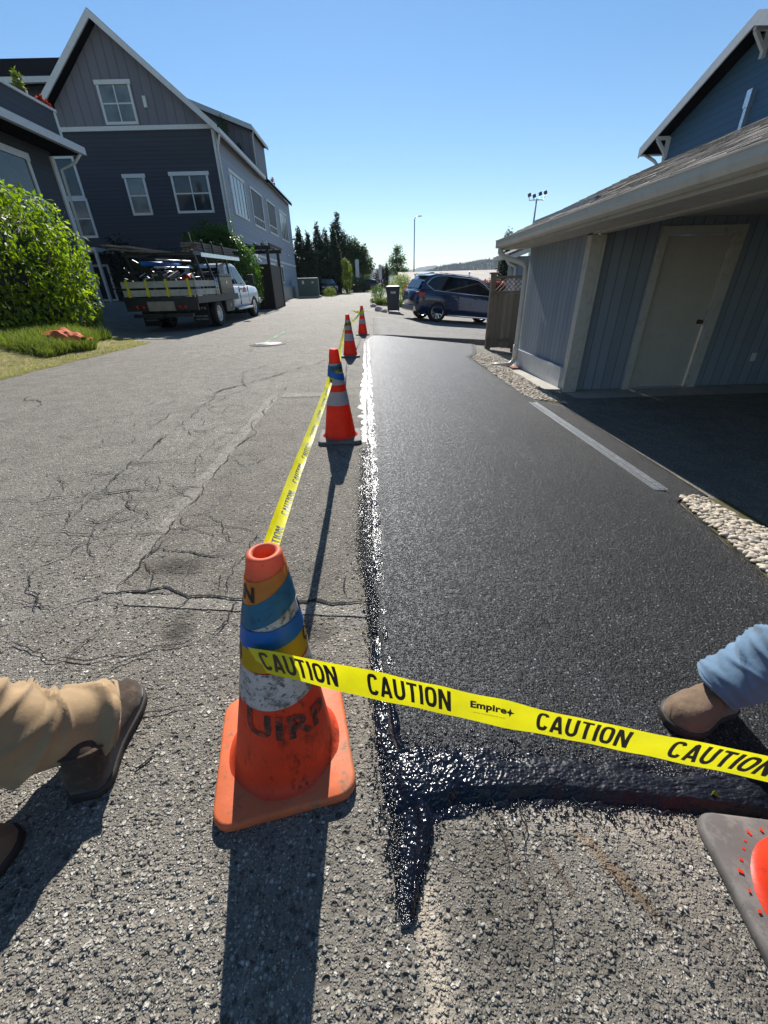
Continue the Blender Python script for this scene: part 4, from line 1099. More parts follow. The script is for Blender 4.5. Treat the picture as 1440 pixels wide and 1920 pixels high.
# small litter on the asphalt
b = MB(); p = onground(1340, 1496, .02); b.add([p+Vector((-.012, 0, 0)), p+Vector((.014, -.002, .003)), p+Vector((.006, .012, .012)), p+Vector((-.006, .008, .016))], [(0, 1, 2, 3)])
tag(b.build('leaf', M['lime'], None, org=p, fixn=False), 'tiny bright green leaf fallen on the wet tar by the right cone', 'leaf')
b = MB(); p = onground(268, 1432, .004); b.tube([p+Vector((-.012, -.012, 0)), p, p+Vector((.016, .02, .001))], .0022, 6)
tag(b.build('twig', M['bark'], None, org=p), 'short dark twig on the asphalt between the tan boot and the orange base', 'twig')
#@@PART5
# ------------------------------------------------------------------ windows, doors
def window_y(parent, x0, x1, z0, z1, y, out=-1, cols=2, rows=2, tr=.10, gl='glass', head=True, depth=.05, mull=.05, toptr=None):
    """window in a wall facing -Y (out=-1); frame proud of the wall"""
    b = MB(); f = y+out*depth; lo, hi = min(f, y+.02), max(f, y+.02)
    b.box(x0-tr, x0, lo, hi, z0-tr, z1); b.box(x1, x1+tr, lo, hi, z0-tr, z1); b.box(x0, x1, lo, hi, z0-tr, z0)
    b.box(x0-tr-(.06 if head else 0), x1+tr+(.06 if head else 0), lo-(.02 if head else 0), hi, z1, z1+(tr*1.5 if head else tr))
    fl, fh = min(y+out*.032, y), max(y+out*.032, y)
    for i in range(1, cols):
        xm = x0+(x1-x0)*i/cols; b.box(xm-mull/2, xm+mull/2, fl, fh, z0, z1)
    for j in range(1, rows):
        zm = z0+(z1-z0)*j/rows; b.box(x0, x1, fl+.002, fh-.002, zm-mull/2, zm+mull/2)
    o = b.build('window', M['white'], parent)
    g = MB(); n = max(1, rows)
    g.box(x0+.001, x1-.001, y+out*.012, y+out*.012+.006, z0+.001, z1-.001); g.build('pane', M[gl], o)
    return o
def window_x(parent, y0, y1, z0, z1, x, out=1, cols=3, rows=1, tr=.10, gl='glass', mull=.07, mat='white', depth=.05):
    b = MB(); lo, hi = sorted((x-out*.02, x+out*depth))
    b.box(lo, hi, y0-tr, y0, z0-tr, z1); b.box(lo, hi, y1, y1+tr, z0-tr, z1); b.box(lo, hi, y0, y1, z0-tr, z0); b.box(lo, hi, y0-tr-.05, y1+tr+.05, z1, z1+tr*1.4)
    fl, fh = sorted((x, x+out*.034))
    for i in range(1, cols):
        ym = y0+(y1-y0)*i/cols; b.box(fl, fh, ym-mull/2, ym+mull/2, z0, z1)
    for j in range(1, rows):
        zm = z0+(z1-z0)*j/rows; b.box(fl+.002, fh-.002, y0, y1, zm-mull/2, zm+mull/2)
    o = b.build('window', M[mat], parent)
    g = MB(); q = sorted((x+out*.008, x+out*.014)); g.box(q[0], q[1], y0+.001, y1-.001, z0+.001, z1-.001); g.build('pane', M[gl], o)
    return o

# ------------------------------------------------------------------ carport and garage on the right
cpz = FZ
cp_ = thing('garage_with_carport', 'low grey blue garage with deep carport roof, white door and shingled roof on the right', 'garage', (2.98, 6.47, cpz), rad(.5))
X0, YW, YF, ZB, ZT = 2.95, 6.47, 8.68, FZ, 1.80
b = MB(); b.box(X0, X0+.12, YW+.01, YF, ZB+.36, ZT+.25); b.build('side_wall', M['t111'], cp_)
b = MB(); b.box(X0-.045, X0+.10, YW+.012, YF, ZB+.03, ZB+.36)
b.box(X0-.055, X0-.04, YW+.012, YF, ZB+.33, ZB+.37); b.build('kick_board', M['white'], cp_)
b = MB(); b.box(X0-.01, X0+.15, YW-.12, YW+.02, ZB, 1.62)
b.box(X0+.151, X0+.20, YW-.119, YW-.02, ZB, 1.62); b.build('corner_post', M['cream'], cp_, bevel=.006)
# back wall with door opening
DX0, DX1, DZ = 4.02, 4.96, 1.60
b = MB(); yb0, yb1 = YW-.02, YW+.10
b.box(X0+.2, DX0-.09, yb0, yb1, ZB+.02, 1.82); b.box(DX1+.09, 6.4, yb0, yb1, ZB+.02, 1.82); b.box(DX0-.09, DX1+.09, yb0, yb1, DZ+.09, 1.82)
b.build('back_wall', M['t111'], cp_)
b = MB(); b.box(DX0-.10, DX0, yb0-.035, yb0+.05, ZB, DZ+.002); b.box(DX1, DX1+.13, yb0-.035, yb0+.05, ZB, DZ+.002); b.box(DX0-.10, DX1+.13, yb0-.037, yb0+.05, DZ, DZ+.10)
b.box(DX1-.03, DX1, yb0-.01, yb0+.08, ZB+.03, DZ); b.build('door_frame', M['cream'], cp_, bevel=.004)
b = MB(); b.box(DX0+.004, DX1-.034, yb0+.025, yb0+.07, ZB+.03, DZ-.006); d_ = b.build('door', M['door'], cp_, bevel=.003)
for hz_ in (.25, 1.0, 1.80):
    b = MB(); b.tube([(DX0+.006, yb0+.018, ZB+hz_-.045), (DX0+.006, yb0+.018, ZB+hz_+.045)], .008, 8); b.build('hinge', M['brass'], d_)
b = MB(); b.box(DX0, DX1, yb0-.03, yb0+.07, ZB, ZB+.028); b.build('threshold', M['metal'], cp_)
b = MB(); kz = ZB+.96; R90 = Matrix.Translation((DX1-.10, yb0+.025, kz)) @ Matrix.Rotation(rad(90), 4, 'X')
b.lathe([(.001, .0), (.032, 0), (.032, .006), (.012, .010), (.012, .035), (.026, .042), (.029, .055), (.022, .066), (.001, .068)], 24, R90); b.build('door_knob', M['brass'], d_)
b = MB(); b.box(5.86, 5.94, yb0-.008, yb0, -.07, .05); so = b.build('wall_socket', M['white'], cp_, bevel=.003)
# roof: eave at X=2.35, slope .41 up to ridge at 4.6
EX, EZ, SL_, RX = 2.50, 1.77, .40, 4.45; Y0r, Y1r = -1.6, 8.95
rz_ = EZ+SL_*(RX-EX)
b = MB(); b.xz([(EX-.05, EZ+.03), (RX, rz_+.05), (2*RX-EX+.05, EZ+.03), (2*RX-EX+.05, EZ-.0), (RX, rz_+.0), (EX-.05, EZ-.0)], Y0r, Y1r)
rf = b.build('roof', M['shingle'], cp_)
# rows of shingle edges stand proud so the roof reads from the side
b = MB()
for i in range(17):
    x = EX-.04+i*.135; z = EZ+.034+SL_*(x-EX)+.02
    y = Y0r
    while y < Y1r:
        w_ = random.uniform(.16, .34); yy = min(Y1r, y+w_-.008); h = random.uniform(.006, .015)
        b.add([(x-.0, y, z), (x-.0, yy, z), (x+.15, yy, z+.15*SL_+.002), (x+.15, y, z+.15*SL_+.002), (x, y, z+h), (x, yy, z+h)], [(4, 5, 2, 3), (0, 1, 5, 4), (0, 4, 3), (1, 2, 5)]); y += w_
b.build('shingle_courses', M['shingle'], rf)
b = MB(); b.box(EX-.012, EX+.02, Y0r, Y1r, EZ-.135, EZ-.01); b.xz([(EX+.02, EZ-.10), (X0+.02, EZ-.10), (X0+.02, EZ+.0), (RX, rz_-.14), (RX, rz_-.01), (EX+.02, EZ-.0)], Y1r-.03, Y1r-.001); b.build('fascia', M['cream'], cp_)
gp = [(EX-.014, EZ-.10), (EX-.055, EZ-.105), (EX-.10, EZ-.085), (EX-.125, EZ-.045), (EX-.128, EZ+.005), (EX-.138, EZ+.012), (EX-.138, EZ+.022), (EX-.118, EZ+.020), (EX-.116, EZ-.04), (EX-.09, EZ-.075), (EX-.05, EZ-.092), (EX-.014, EZ-.088)]
b = MB(); b.xz(gp, Y0r, Y1r+.03); b.box(EX-.125, EX-.014, Y1r+.03, Y1r+.036, EZ-.10, EZ+.02); b.build('gutter', M['gutter'], cp_)
b = MB(); b.box(X0-.005, X0+.15, Y0r, YW-.12, 1.625, 1.80); b.build('carport_beam', M['cream'], cp_)
b = MB(); b.box(EX+.02, X0+.0, Y0r, Y1r-.03, EZ-.13, EZ-.10); b.box(X0+.155, 6.4, Y0r, YW-.03, 1.80, 1.83); b.box(X0, X0+.15, Y0r, YW, 1.802, 1.83); b.build('soffit', M['cream'], cp_)
b = MB(); b.box(6.4, 6.5, Y0r, YW, FZ, 1.79); b.build('far_wall', M['t111'], cp_)
b = MB(); yd = YF-.10
b.tube([(EX-.07, Y1r-.10, EZ-.09), (EX-.07, Y1r-.10, EZ-.17), (EX+.02, Y1r-.12, EZ-.25), (X0-.16, yd, EZ-.36), (X0-.09, yd, EZ-.42), (X0-.08, yd, EZ-.55), (X0-.08, yd, FZ+.42), (X0-.08, yd, FZ+.22)], .042, 14)
b.tube([(X0-.08, yd, FZ+.46), (X0-.08, yd, FZ+.20)], .054, 14)
b.tube([(X0-.08, yd, FZ+.24), (X0-.10, yd-.01, FZ+.15), (X0-.19, yd-.05, FZ+.09), (X0-.32, yd-.10, FZ+.09), (X0-.62, yd-.22, FZ+.11)], [.046, .047, .048, .046, .044], 14)
b.build('downspout', M['gutter'], cp_)
b = MB(); b.box(X0-.26, X0-.10, yd-.42, yd-.2, FZ+.05, FZ+.09); tag(b.build('paving_brick', paint('red_brick', (.25, .11, .07), .9, .2, 20), None, org=(X0-.18, yd-.3, FZ)), 'red brick lying on the gravel under the downspout elbow', 'brick')

# fence with lattice beyond the garage
fy = 11.35; fz = gz(3.2, fy)
fe = thing('lattice_fence', 'weathered grey wooden fence with lattice top and post, beside the parked blue car', 'fence', (3.0, fy, fz))
b = MB(); b.box(2.94, 3.06, fy-.06, fy+.06, fz-.1, 1.30); b.box(2.91, 3.09, fy-.09, fy+.09, 1.30, 1.335); b.build('post', M['wood'], fe)
b = MB(); x = 3.07
while x < 4.9:
    b.box(x, x+.135, fy-.012+random.uniform(-.004, .004), fy+.012, fz+.04+random.uniform(0, .02), .86); x += .142
b.build('boards', M['fence'], fe)
b = MB(); b.box(3.061, 4.9, fy-.03, fy+.03, .865, .93); b.box(3.061, 4.9, fy-.03, fy+.03, 1.20, 1.26); b.box(3.061, 4.9, fy-.05, fy-.013, fz+.2, fz+.28); b.build('rail', M['wood'], fe)
b = MB()
for k in range(-3, 20):
    xa = 3.06+k*.11
    for s_ in (-1, 1):
        p0, p1 = Vector((xa, fy+s_*.006, .93)), Vector((xa+s_*.27, fy+s_*.006, 1.20))
        if 3.05 < min(p0.x, p1.x) and max(p0.x, p1.x) < 4.9: b.bar(p0, p1, .008, .032, (0, 1, 0))
b.build('lattice', M['wood'], fe)
b = MB(); b.box(3.45, 3.72, fy-.75, fy-.55, gz(3, fy-.6), gz(3, fy-.6)+.16)
tag(b.build('wooden_block', paint('reddish_wood', (.20, .08, .045), .8, .25, 8), None, org=(3.58, fy-.6, fz)), 'reddish wooden block at the foot of the lattice fence', 'block')

# small house roof beyond the fence
sh_ = thing('neighbour_house', 'small grey house corner with pale gutter seen just above the lattice fence', 'house', (5, 16, gz(5, 16)))
b = MB(); b.box(4.75, 8.2, 15.2, 16.2, gz(5, 16)-.3, 1.86); b.build('wall', M['t111'], sh_)
b = MB(); b.xz([(4.35, 1.93), (6.4, 2.6), (8.45, 1.93), (8.45, 1.86), (6.4, 2.53), (4.35, 1.86)], 14.9, 16.4); b.build('roof', M['shingle'], sh_)
b = MB(); b.box(4.25, 4.35, 14.9, 16.4, 1.78, 1.90); b.xz([(4.35, 1.859), (6.4, 2.529), (6.4, 2.40), (4.35, 1.73)], 14.86, 14.9); b.tube([(4.3, 15.0, 1.8), (4.4, 15.0, 1.65), (4.66, 15.1, 1.55), (4.68, 15.1, 0)], .04, 10); b.build('gutter', M['gutter'], sh_)

# ------------------------------------------------------------------ tall blue house behind the carport
bh = thing('blue_house', 'tall dark blue gabled house rising behind the carport roof', 'house', (9, 13, -.5))
gzb = -.9; HX = 9.42; YC, YA, YN = 16.4, 13.25, 10.1; EVZ, APZ = 4.98, 6.18
sl = (APZ-EVZ)/(YC-YA); zy = lambda y: APZ-sl*abs(y-YA)
b = MB(); b.yz([(YC, gzb), (YC, EVZ), (YA, APZ), (YN, EVZ), (YN, gzb)], HX, HX+9); b.build('wall', M['lapblue'], bh)
b = MB(); ov = .72; ya, yb = YC+ov, YN-ov
b.yz([(ya, zy(ya)+.01), (YA, APZ+.02), (yb, zy(yb)+.01), (yb, zy(yb)+.16), (YA, APZ+.18), (ya, zy(ya)+.16)], HX-.42, HX+9.4); b.build('roof', M['darkroof'], bh)
b = MB(); b.yz([(ya+.02, zy(ya)-.08), (YA, APZ-.06), (YA, APZ+.19), (ya+.02, zy(ya)+.17)], HX-.46, HX-.422); b.yz([(YA-.002, APZ-.06), (yb-.02, zy(yb)-.08), (yb-.02, zy(yb)+.17), (YA-.002, APZ+.19)], HX-.46, HX-.422)
b.box(HX-.42, HX-.002, YA+.5, ya-.05, zy(ya)-.03, zy(ya)-.0) if False else None
b.build('rake_board', M['white'], bh)
b = MB(); b.box(HX-.03, HX-.001, YC-.10, YC+.03, gzb, EVZ-.08); b.build('corner_board', M['white'], bh)
for yy in (YC-.10, YA):
    b = MB(); zt = zy(yy)-.02
    b.bar((HX-.01, yy, zt-.50), (HX-.38, yy, zt-.12), .08, .07); b.box(HX-.09, HX-.002, yy-.05, yy+.05, zt-.58, zt-.06); b.bar((HX-.05, yy, zt-.08), (HX-.42, yy, zt-.08), .08, .08); b.build('bracket', M['white'], bh)
b = MB(); b.box(HX-.4, HX+9, ya+.0, ya+.12, zy(ya)-.02, zy(ya)+.12); b.tube([(HX-.2, ya+.05, zy(ya)), (HX-.12, YC+.3, zy(ya)-.25), (HX-.06, YC+.06, zy(ya)-.45), (HX-.06, YC+.06, 0)], .045, 10); b.build('gutter', M['white'], bh)
b = MB(); b.box(HX-.10, HX-.002, YA-.09, YA+.01, 3.6, 4.72); b.box(HX-.12, HX-.002, YA-.12, YA+.04, 4.72, 5.05); b.build('vent_pipe', M['metal'], bh)

# ------------------------------------------------------------------ large grey building on the left
S5 = 1.25; FY = 25.0; BX = -7.09; BZ = .2
gb = thing('grey_building', 'large three storey charcoal and grey building with steep front gable and white windows', 'building', (-10, 25, .4))
AX_, AZ_ = -11.24, 11.15; EVR = 7.72; EVL = (-14.24, 8.55)
b = MB(); b.box(-17, BX, FY, 44.0, BZ-.6, 7.70); 
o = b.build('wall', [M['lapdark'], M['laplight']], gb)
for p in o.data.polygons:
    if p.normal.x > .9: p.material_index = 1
b = MB(); b.xz([(-14.1, 7.80), (BX-.02, 7.80), (AX_, AZ_-.1), (-14.0, 8.6)], FY-.03, FY+6.0); b.build('gable_wall', M['batten'], gb)
b = MB(); b.box(-15, BX+.06, FY-.07, FY-.002, 7.68, 7.84); b.box(BX-.12, BX+.03, FY-.06, FY-.001, BZ, 7.66); b.box(BX+.001, BX+.05, FY-.06, FY+.14, BZ, 7.66)
b.box(BX+.002, BX+.05, FY+.2, 43.9, 2.95, 3.08); b.build('trim_board', M['white'], gb)
# gable roof: right slope reaches the side eave
b = MB(); th = .18
def slope_pts(xa, za, xb, zb): return [(xa, za), (xb, zb), (xb, zb+th), (xa, za+th)]
b.xz(slope_pts(BX+.28, EVR-.20, AX_, AZ_), FY-.45, 44.0); b.xz(slope_pts(EVL[0]-.1, EVL[1]-.08, AX_-.001, AZ_), FY-.45, 33); b.build('roof', M['darkroof'], gb)
b = MB(); b.xz([(BX+.30, EVR-.30), (AX_, AZ_-.12), (AX_, AZ_+.16), (BX+.30, EVR-.02)], FY-.52, FY-.452); b.xz([(AX_-.001, AZ_-.12), (EVL[0]-.12, EVL[1]-.22), (EVL[0]-.12, EVL[1]+.08), (AX_-.001, AZ_+.16)], FY-.52, FY-.452); b.build('rake_board', M['white'], gb)
b = MB(); b.box(BX+.28, BX+.40, FY-.5, 33.6, EVR-.30, EVR-.12); b.box(BX+.10, BX+.24, 35.6, 44.2, 7.62, 7.80)
b.tube([(BX+.33, FY-.35, EVR-.3), (BX+.2, FY-.2, EVR-.5), (BX+.07, FY-.10, EVR-.75), (BX+.07, FY-.10, 1)], .045, 10); b.build('gutter', M['white'], gb)
# upper volume above the side wall
b = MB(); b.xz([(-10.2, 8.0), (BX+.01, 8.0), (BX+.01, 9.62), (-10.2, 10.75)], 32.8, 36.2); b.build('upper_wall', M['batten'], gb)
b = MB(); b.xz([(-10.6, 10.85), (BX+.18, 9.60), (BX+.18, 9.78), (-10.6, 11.05)], 32.5, 36.5); b.build('upper_roof', M['darkroof'], gb)
b = MB(); b.xz([(-10.6, 10.80), (BX+.20, 9.55), (BX+.20, 9.80), (-10.6, 11.07)], 32.44, 32.498); b.box(BX+.18, BX+.26, 32.5, 36.5, 9.56, 9.72)
b.tube([(BX+.2, 32.6, 9.6), (BX+.1, 32.7, 9.3), (BX+.07, 32.74, 8.0)], .04, 8); b.build('upper_trim', M['white'], gb)
window_y(gb, -11.80, -10.52, 7.98, 9.20, FY-.03, gl='blind', cols=2, rows=2)
window_y(gb, -11.68, -10.90, 4.62, 5.98, FY, gl='blind', cols=1, rows=2)
window_y(gb, -9.45, -7.84, 4.66, 6.02, FY, gl='glass', cols=2, rows=2)
b = MB(); b.box(-9.98, -9.84, FY-.14, FY-.031, 8.42, 8.80); b.build('wall_lamp', M['white'], gb)
window_x(gb, 26.35, 28.9, 4.75, 6.40, BX, cols=4, gl='blind')
# balconies: flat black panels paint in the recess shade, with frame and rail
def balcony(y0, y1, z0, z1):
    b = MB(); b.box(BX+.002, BX+.012, y0, y1, z0, z1); o = b.build('balcony_shade_panel', M['black'], gb)
    b = MB(); t_ = .10
    b.box(BX+.001, BX+.06, y0-t_, y0, z0-t_, z1); b.box(BX+.001, BX+.06, y1, y1+t_, z0-t_, z1); b.box(BX+.001, BX+.06, y0, y1, z0-t_, z0); b.box(BX+.001, BX+.06, y0-t_, y1+t_, z1, z1+t_); b.build('frame', M['white'], o)
    b = MB(); b.box(BX+.02, BX+.05, y0, y1, z0+.36, z0+.42)
    for k in range(1, 6): yk = y0+(y1-y0)*k/6; b.box(BX+.022, BX+.048, yk-.02, yk+.02, z0, z0+.36)
    b.build('railing', M['white'], o)
balcony(30.3, 33.0, 4.7, 6.45); balcony(34.5, 37.1, 4.75, 6.5)
window_x(gb, 38.9, 41.8, 4.75, 6.5, BX, cols=4, gl='blind')
window_x(gb, 33.0, 34.6, 1.7, 2.7, BX, cols=2, gl='blind'); window_x(gb, 36.0, 37.6, 1.7, 2.7, BX, cols=2, gl='blind')
for y, z in ((29.6, 3.55), (35.2, 3.6), (39.8, 3.65)):
    b = MB(); b.box(BX+.001, BX+.05, y-.1, y+.1, z-.12, z+.12)
    b.lathe([(.03, .05), (.11, 0), (.13, -.06), (.11, -.065)], 16, Matrix.Translation((BX+.17, y, z))); b.tube([(BX+.03, y, z+.05), (BX+.17, y, z+.05)], .02, 6); b.build('wall_lamp', M['metal'], gb)
b = MB(); b.box(BX+.001, BX+.03, 31.9, 32.6, 3.1, 4.0); vo = b.build('louvre_vent', M['black'], gb)
b = MB()
for k in range(7): b.box(BX+.031, BX+.06, 31.93, 32.57, 3.14+k*.125, 3.19+k*.125)
b.box(BX+.03, BX+.062, 31.82, 31.9, 3.05, 4.05); b.box(BX+.03, BX+.062, 32.6, 32.68, 3.05, 4.05); b.build('louvre', M['white'], vo)
b = MB(); b.box(BX+.001, BX+.20, 25.3, 43.9, .2, 1.35); b.build('concrete_base', M['conc'], gb)

# link wall with stacked windows, between the two left buildings
window_y(gb, -14.85, -13.98, 5.35, 6.75, FY, cols=1, rows=1, gl='glass', head=False)
window_y(gb, -14.80, -13.94, 3.75, 5.15, FY, cols=1, rows=2, gl='blind', head=False)
b = MB(); b.box(-15.4, -13.3, FY-1.6, FY-.002, 2.95, 3.12); b.box(-13.42, -13.3, FY-1.6, FY-1.48, .3, 2.95); b.build('porch_roof', M['white'], gb)
window_y(gb, -14.70, -13.90, .9, 2.4, FY, cols=1, rows=1, gl='glass', head=False)

# ------------------------------------------------------------------ near building on the left
hx, hy = -10.73, 18.0
na = thing('low_grey_building', 'nearer charcoal building on the left with roof terrace behind a parapet and long white gutter', 'building', (hx, hy, .6))
b = MB(); b.box(-20, hx, 5, hy, 0, 5.35); b.build('wall', M['lapdark'], na)
b = MB(); b.box(hx-.05, hx+.06, hy-.14, hy+.05, 0, 5.2); b.build('corner_board', M['white'], na)
b = MB(); b.box(-20, -9.95, 4.5, hy+.5, 5.36, 5.50); b.build('eave', M['darkroof'], na)
b = MB(); b.box(-9.95, -9.80, 4.5, hy+.52, 5.35, 5.56); b.box(-20, -9.95, hy+.501, hy+.56, 5.36, 5.56)
b.tube([(-9.88, hy+.3, 5.36), (-10.1, hy+.2, 5.1), (-10.6, hy+.12, 4.9), (-10.66, hy+.1, .5)], .045, 10); b.build('gutter', M['white'], na)
b = MB(); b.box(-20, -10.35, 5, hy+.35, 5.50, 6.42); b.build('parapet', M['lapdark'], na)
b = MB(); b.box(-20.05, -10.30, 4.95, hy+.40, 6.42, 6.49); b.box(-10.46, -10.33, hy+.25, hy+.37, 5.5, 6.41); b.build('parapet_cap', M['white'], na)
window_x(na, 13.6, 16.6, 3.1, 4.85, hx, cols=2, gl='glass', mull=.12, tr=.13)
# upper storey set back, behind the terrace
ub = thing('set_back_storey', 'upper storey with dark roof and white gutter behind the terrace planters at far left', 'building', (-16, 24, 7))
b = MB(); b.box(-28, -14.4, 26.6, 34, 2.5, 9.75); b.build('wall', M['lapdark'], ub)
b = MB(); b.yz([(26.1, 9.85), (29.6, 11.75), (33, 9.85), (33, 9.75), (26.1, 9.75)], -28, -14.0); b.build('roof', M['darkroof'], ub)
b = MB(); b.box(-28, -13.98, 25.95, 26.1, 9.66, 9.86); b.build('gutter', M['white'], ub)
window_y(ub, -17.2, -15.0, 7.9, 9.2, 26.6, cols=2, rows=1, gl='blind')

# ------------------------------------------------------------------ wooden enclosure by the truck
en = thing('wooden_enclosure', 'dark brown wooden bin enclosure with pergola top beside the grey building', 'enclosure', (-6.2, 26, .25))
ez = .2
b = MB(); b.box(-8.4, -5.42, 25.0, 25.05, ez, 2.32); b.build('front_boards', M['fencedark'], en)
b = MB(); b.box(-5.42, -5.37, 25.0, 27.6, ez, 2.30); b.build('side_boards', M['fencedark'], en)
for x, y in ((-5.40, 24.95), (-5.40, 27.65), (-7.0, 24.95)):
    b = MB(); b.box(x-.07, x+.07, y-.07, y+.07, ez-.1, 2.95); b.build('post', M['fencedark'], en)
b = MB(); b.box(-8.4, -5.2, 24.86, 25.04, 2.96, 3.12); b.box(-8.4, -5.2, 27.56, 27.74, 2.96, 3.12)
for k in range(9): b.box(-8.3+k*.38, -8.22+k*.38, 24.7, 27.9, 3.125, 3.22)
b.build('pergola', M['fencedark'], en)

# transformer cabinet, bin, rocks
gc = thing('utility_cabinet', 'green metal utility cabinet beside the street left of the cedars', 'utility cabinet', gnd(-5.45, 40.5), rad(4))
b = MB(); b.box(-1.0, .75, -.7, .7, .14, 1.50); b.build('cabinet', M['greenbox'], gc, org=(0, 0, 0), bevel=.03)
b = MB(); b.box(-1.15, .9, -.85, .85, 0, .14); b.build('plinth', M['conc'], gc, org=(0, 0, 0))
b = MB(); b.box(-.62, -.44, -.705, -.701, 1.05, 1.3); b.box(.2, .36, -.705, -.701, 1.1, 1.22); b.build('notice', M['white'], gc, org=(0, 0, 0))
bn = thing('wheeled_bin', 'charcoal wheeled rubbish bin standing at the kerb behind the blue car', 'wheeled bin', gnd(.98, 21.6, .01), rad(-4))
b = MB(); prof = [(.25, .26, .06), (.27, .29, .35), (.315, .345, .98)]
b.rings([[Vector((x*a, y*c, z)) for x, y in ((-1, -1), (1, -1), (1, 1), (-1, 1))] for a, c, z in prof], smooth=False); b.build('bin_body', M['binmat'], bn, org=(0, 0, 0), bevel=.03)
b = MB(); b.rings([[Vector((x*a, y*c, z)) for x, y in ((-1, -1), (1, -1), (1, 1), (-1, 1))] for a, c, z in ((.335, .37, .98), (.345, .39, 1.02), (.33, .36, 1.06), (.24, .28, 1.09))], smooth=False); b.build('lid', M['binmat'], bn, org=(0, 0, 0), bevel=.015)
b = MB(); b.tube([(-.24, .40, .92), (.24, .40, .92)], .018, 8); b.build('handle', M['black'], bn, org=(0, 0, 0))
for s_ in (-1, 1):
    b = MB(); b.lathe([(.02, -.03), (.12, -.03), (.13, 0), (.12, .03), (.02, .03)], 20, Matrix.Translation((s_*.26, .30, .13)) @ Matrix.Rotation(rad(90), 4, 'Y')); b.build('wheel', M['rubber'], bn, org=(0, 0, 0))
b = MB(); put_text(b, 'WM', lambda u, v: Vector((-.12+.24*u, -.333-.020*(v-.5)*.6, .76+.10*v)), .03); b.build('lettering', M['textwhite'], bn, org=(0, 0, 0), fixn=False)
for k, (x, y, r) in enumerate(((.28, 21.2, .20), (.52, 20.7, .15), (.02, 24.2, .17))):
    bm = bmesh.new(); bmesh.ops.create_icosphere(bm, subdivisions=3, radius=r)
    for v in bm.verts:
        v.co *= 1+.35*noise.noise(v.co*5+Vector((k*7, 0, 0))); v.co.z *= .7
    me = bpy.data.meshes.new('rock'); bm.to_mesh(me); bm.free(); me.materials.append(M['pinkrock']); o = bpy.data.objects.new('rock', me); COL.objects.link(o); o.location = gnd(x, y, r*.4)
    tag(o, ['pale pink rock at the kerb just left of the bin, the largest of three', 'small pale pink rock in front of the bin, nearest of three', 'pale pink rock at the kerb farthest up the street'][k], 'rock', 'pale rocks along the kerb')
# terrace planters
#@@PART6
# ------------------------------------------------------------------ vehicles (local axes: +x forward, +y left)
def wheel(parent, x, y, r, wd, rim='chrome', spokes=10, dark=False, side=1, rimr=.68):
    Mx = Matrix.Translation((x, y, r)) @ Matrix.Rotation(rad(-90*side), 4, 'X')     # local z -> outwards
    g = MB(); h = wd/2
    g.lathe([(r*rimr, -h), (r*.93, -h), (r*.995, -h*.7), (r, 0), (r*.995, h*.7), (r*.93, h), (r*(rimr+.04), h*.98), (r*rimr, h*.8)], 36, Mx)
    w_ = g.build('wheel', M['rubber'], parent, org=(0, 0, 0))
    g = MB(); R = r*rimr
    g.lathe([(R, -h*.6), (R, h*.82), (R*.94, h*.84), (R*.92, h*.5), (R*.90, h*.3)], 36, Mx); g.lathe([(.001, h*.62), (R*.14, h*.62), (R*.17, h*.45)], 16, Mx)
    for k in range(spokes):
        a = 2*math.pi*k/spokes; c, s = math.cos(a), math.sin(a); p, q = Vector((R*.12*c, R*.12*s, h*.52)), Vector((R*.93*math.cos(a+.12), R*.93*math.sin(a+.12), h*.66))
        g.bar(Mx @ p, Mx @ q, R*.10, .02, up=(Mx.to_3x3() @ Vector((0, 0, 1))))
    g.build('rim', M[rim], w_, org=(0, 0, 0))
    g = MB(); g.lathe([(.001, -h*.2), (R*.9, -h*.2)], 24, Mx); g.build('brake_disc', M['black'], w_, org=(0, 0, 0))
    return w_
def arch_cut(o, xs, r, z, W):
    for x in xs:
        m = MB(); m.lathe([(.001, -W), (r, -W), (r, W), (.001, W)], 32, Matrix.Translation((x, 0, z)) @ Matrix.Rotation(rad(90), 4, 'X'), smooth=False)
        c = m.build('cutter', M['black'], None, org=(0, 0, 0))
        bm = bmesh.new(); bm.from_mesh(c.data); bmesh.ops.remove_doubles(bm, verts=bm.verts, dist=.003); bmesh.ops.recalc_face_normals(bm, faces=bm.faces); bm.to_mesh(c.data); bm.free()
        md = o.modifiers.new('b', 'BOOLEAN'); md.operation = 'DIFFERENCE'; md.object = c; md.solver = 'EXACT'
        dg = bpy.context.evaluated_depsgraph_get(); dg.update()
        me = bpy.data.meshes.new_from_object(o.evaluated_get(dg)); o.modifiers.remove(md); o.data = me; bpy.data.objects.remove(c)
def shell(st, zb, hwf, n=9):
    """lower body from stations (x, ztop, halfwidth)"""
    m = MB(); rings = []
    for x, zt, hw, zb_ in st:
        pts = []
        prof = [(.0, zb_), (hw*.88, zb_), (hw*.97, zb_+.07), (hw, zb_+(zt-zb_)*.35), (hw*1.0, zb_+(zt-zb_)*.62), (hw*.975, zt-.10), (hw*.93, zt-.025), (hw*.80, zt), (0, zt+.025)]
        pts = [Vector((x, y, z)) for y, z in prof]+[Vector((x, -y, z)) for y, z in prof[-2:0:-1]]
        rings.append(pts)
    m.rings(rings); return m
def dense(tab, n):
    xs_ = [tab[0][0]+(tab[-1][0]-tab[0][0])*i/n for i in range(n+1)]
    return [(x,)+tuple(interp([(t[0], t[j]) for t in tab], x) for j in range(1, len(tab[0]))) for x in xs_]
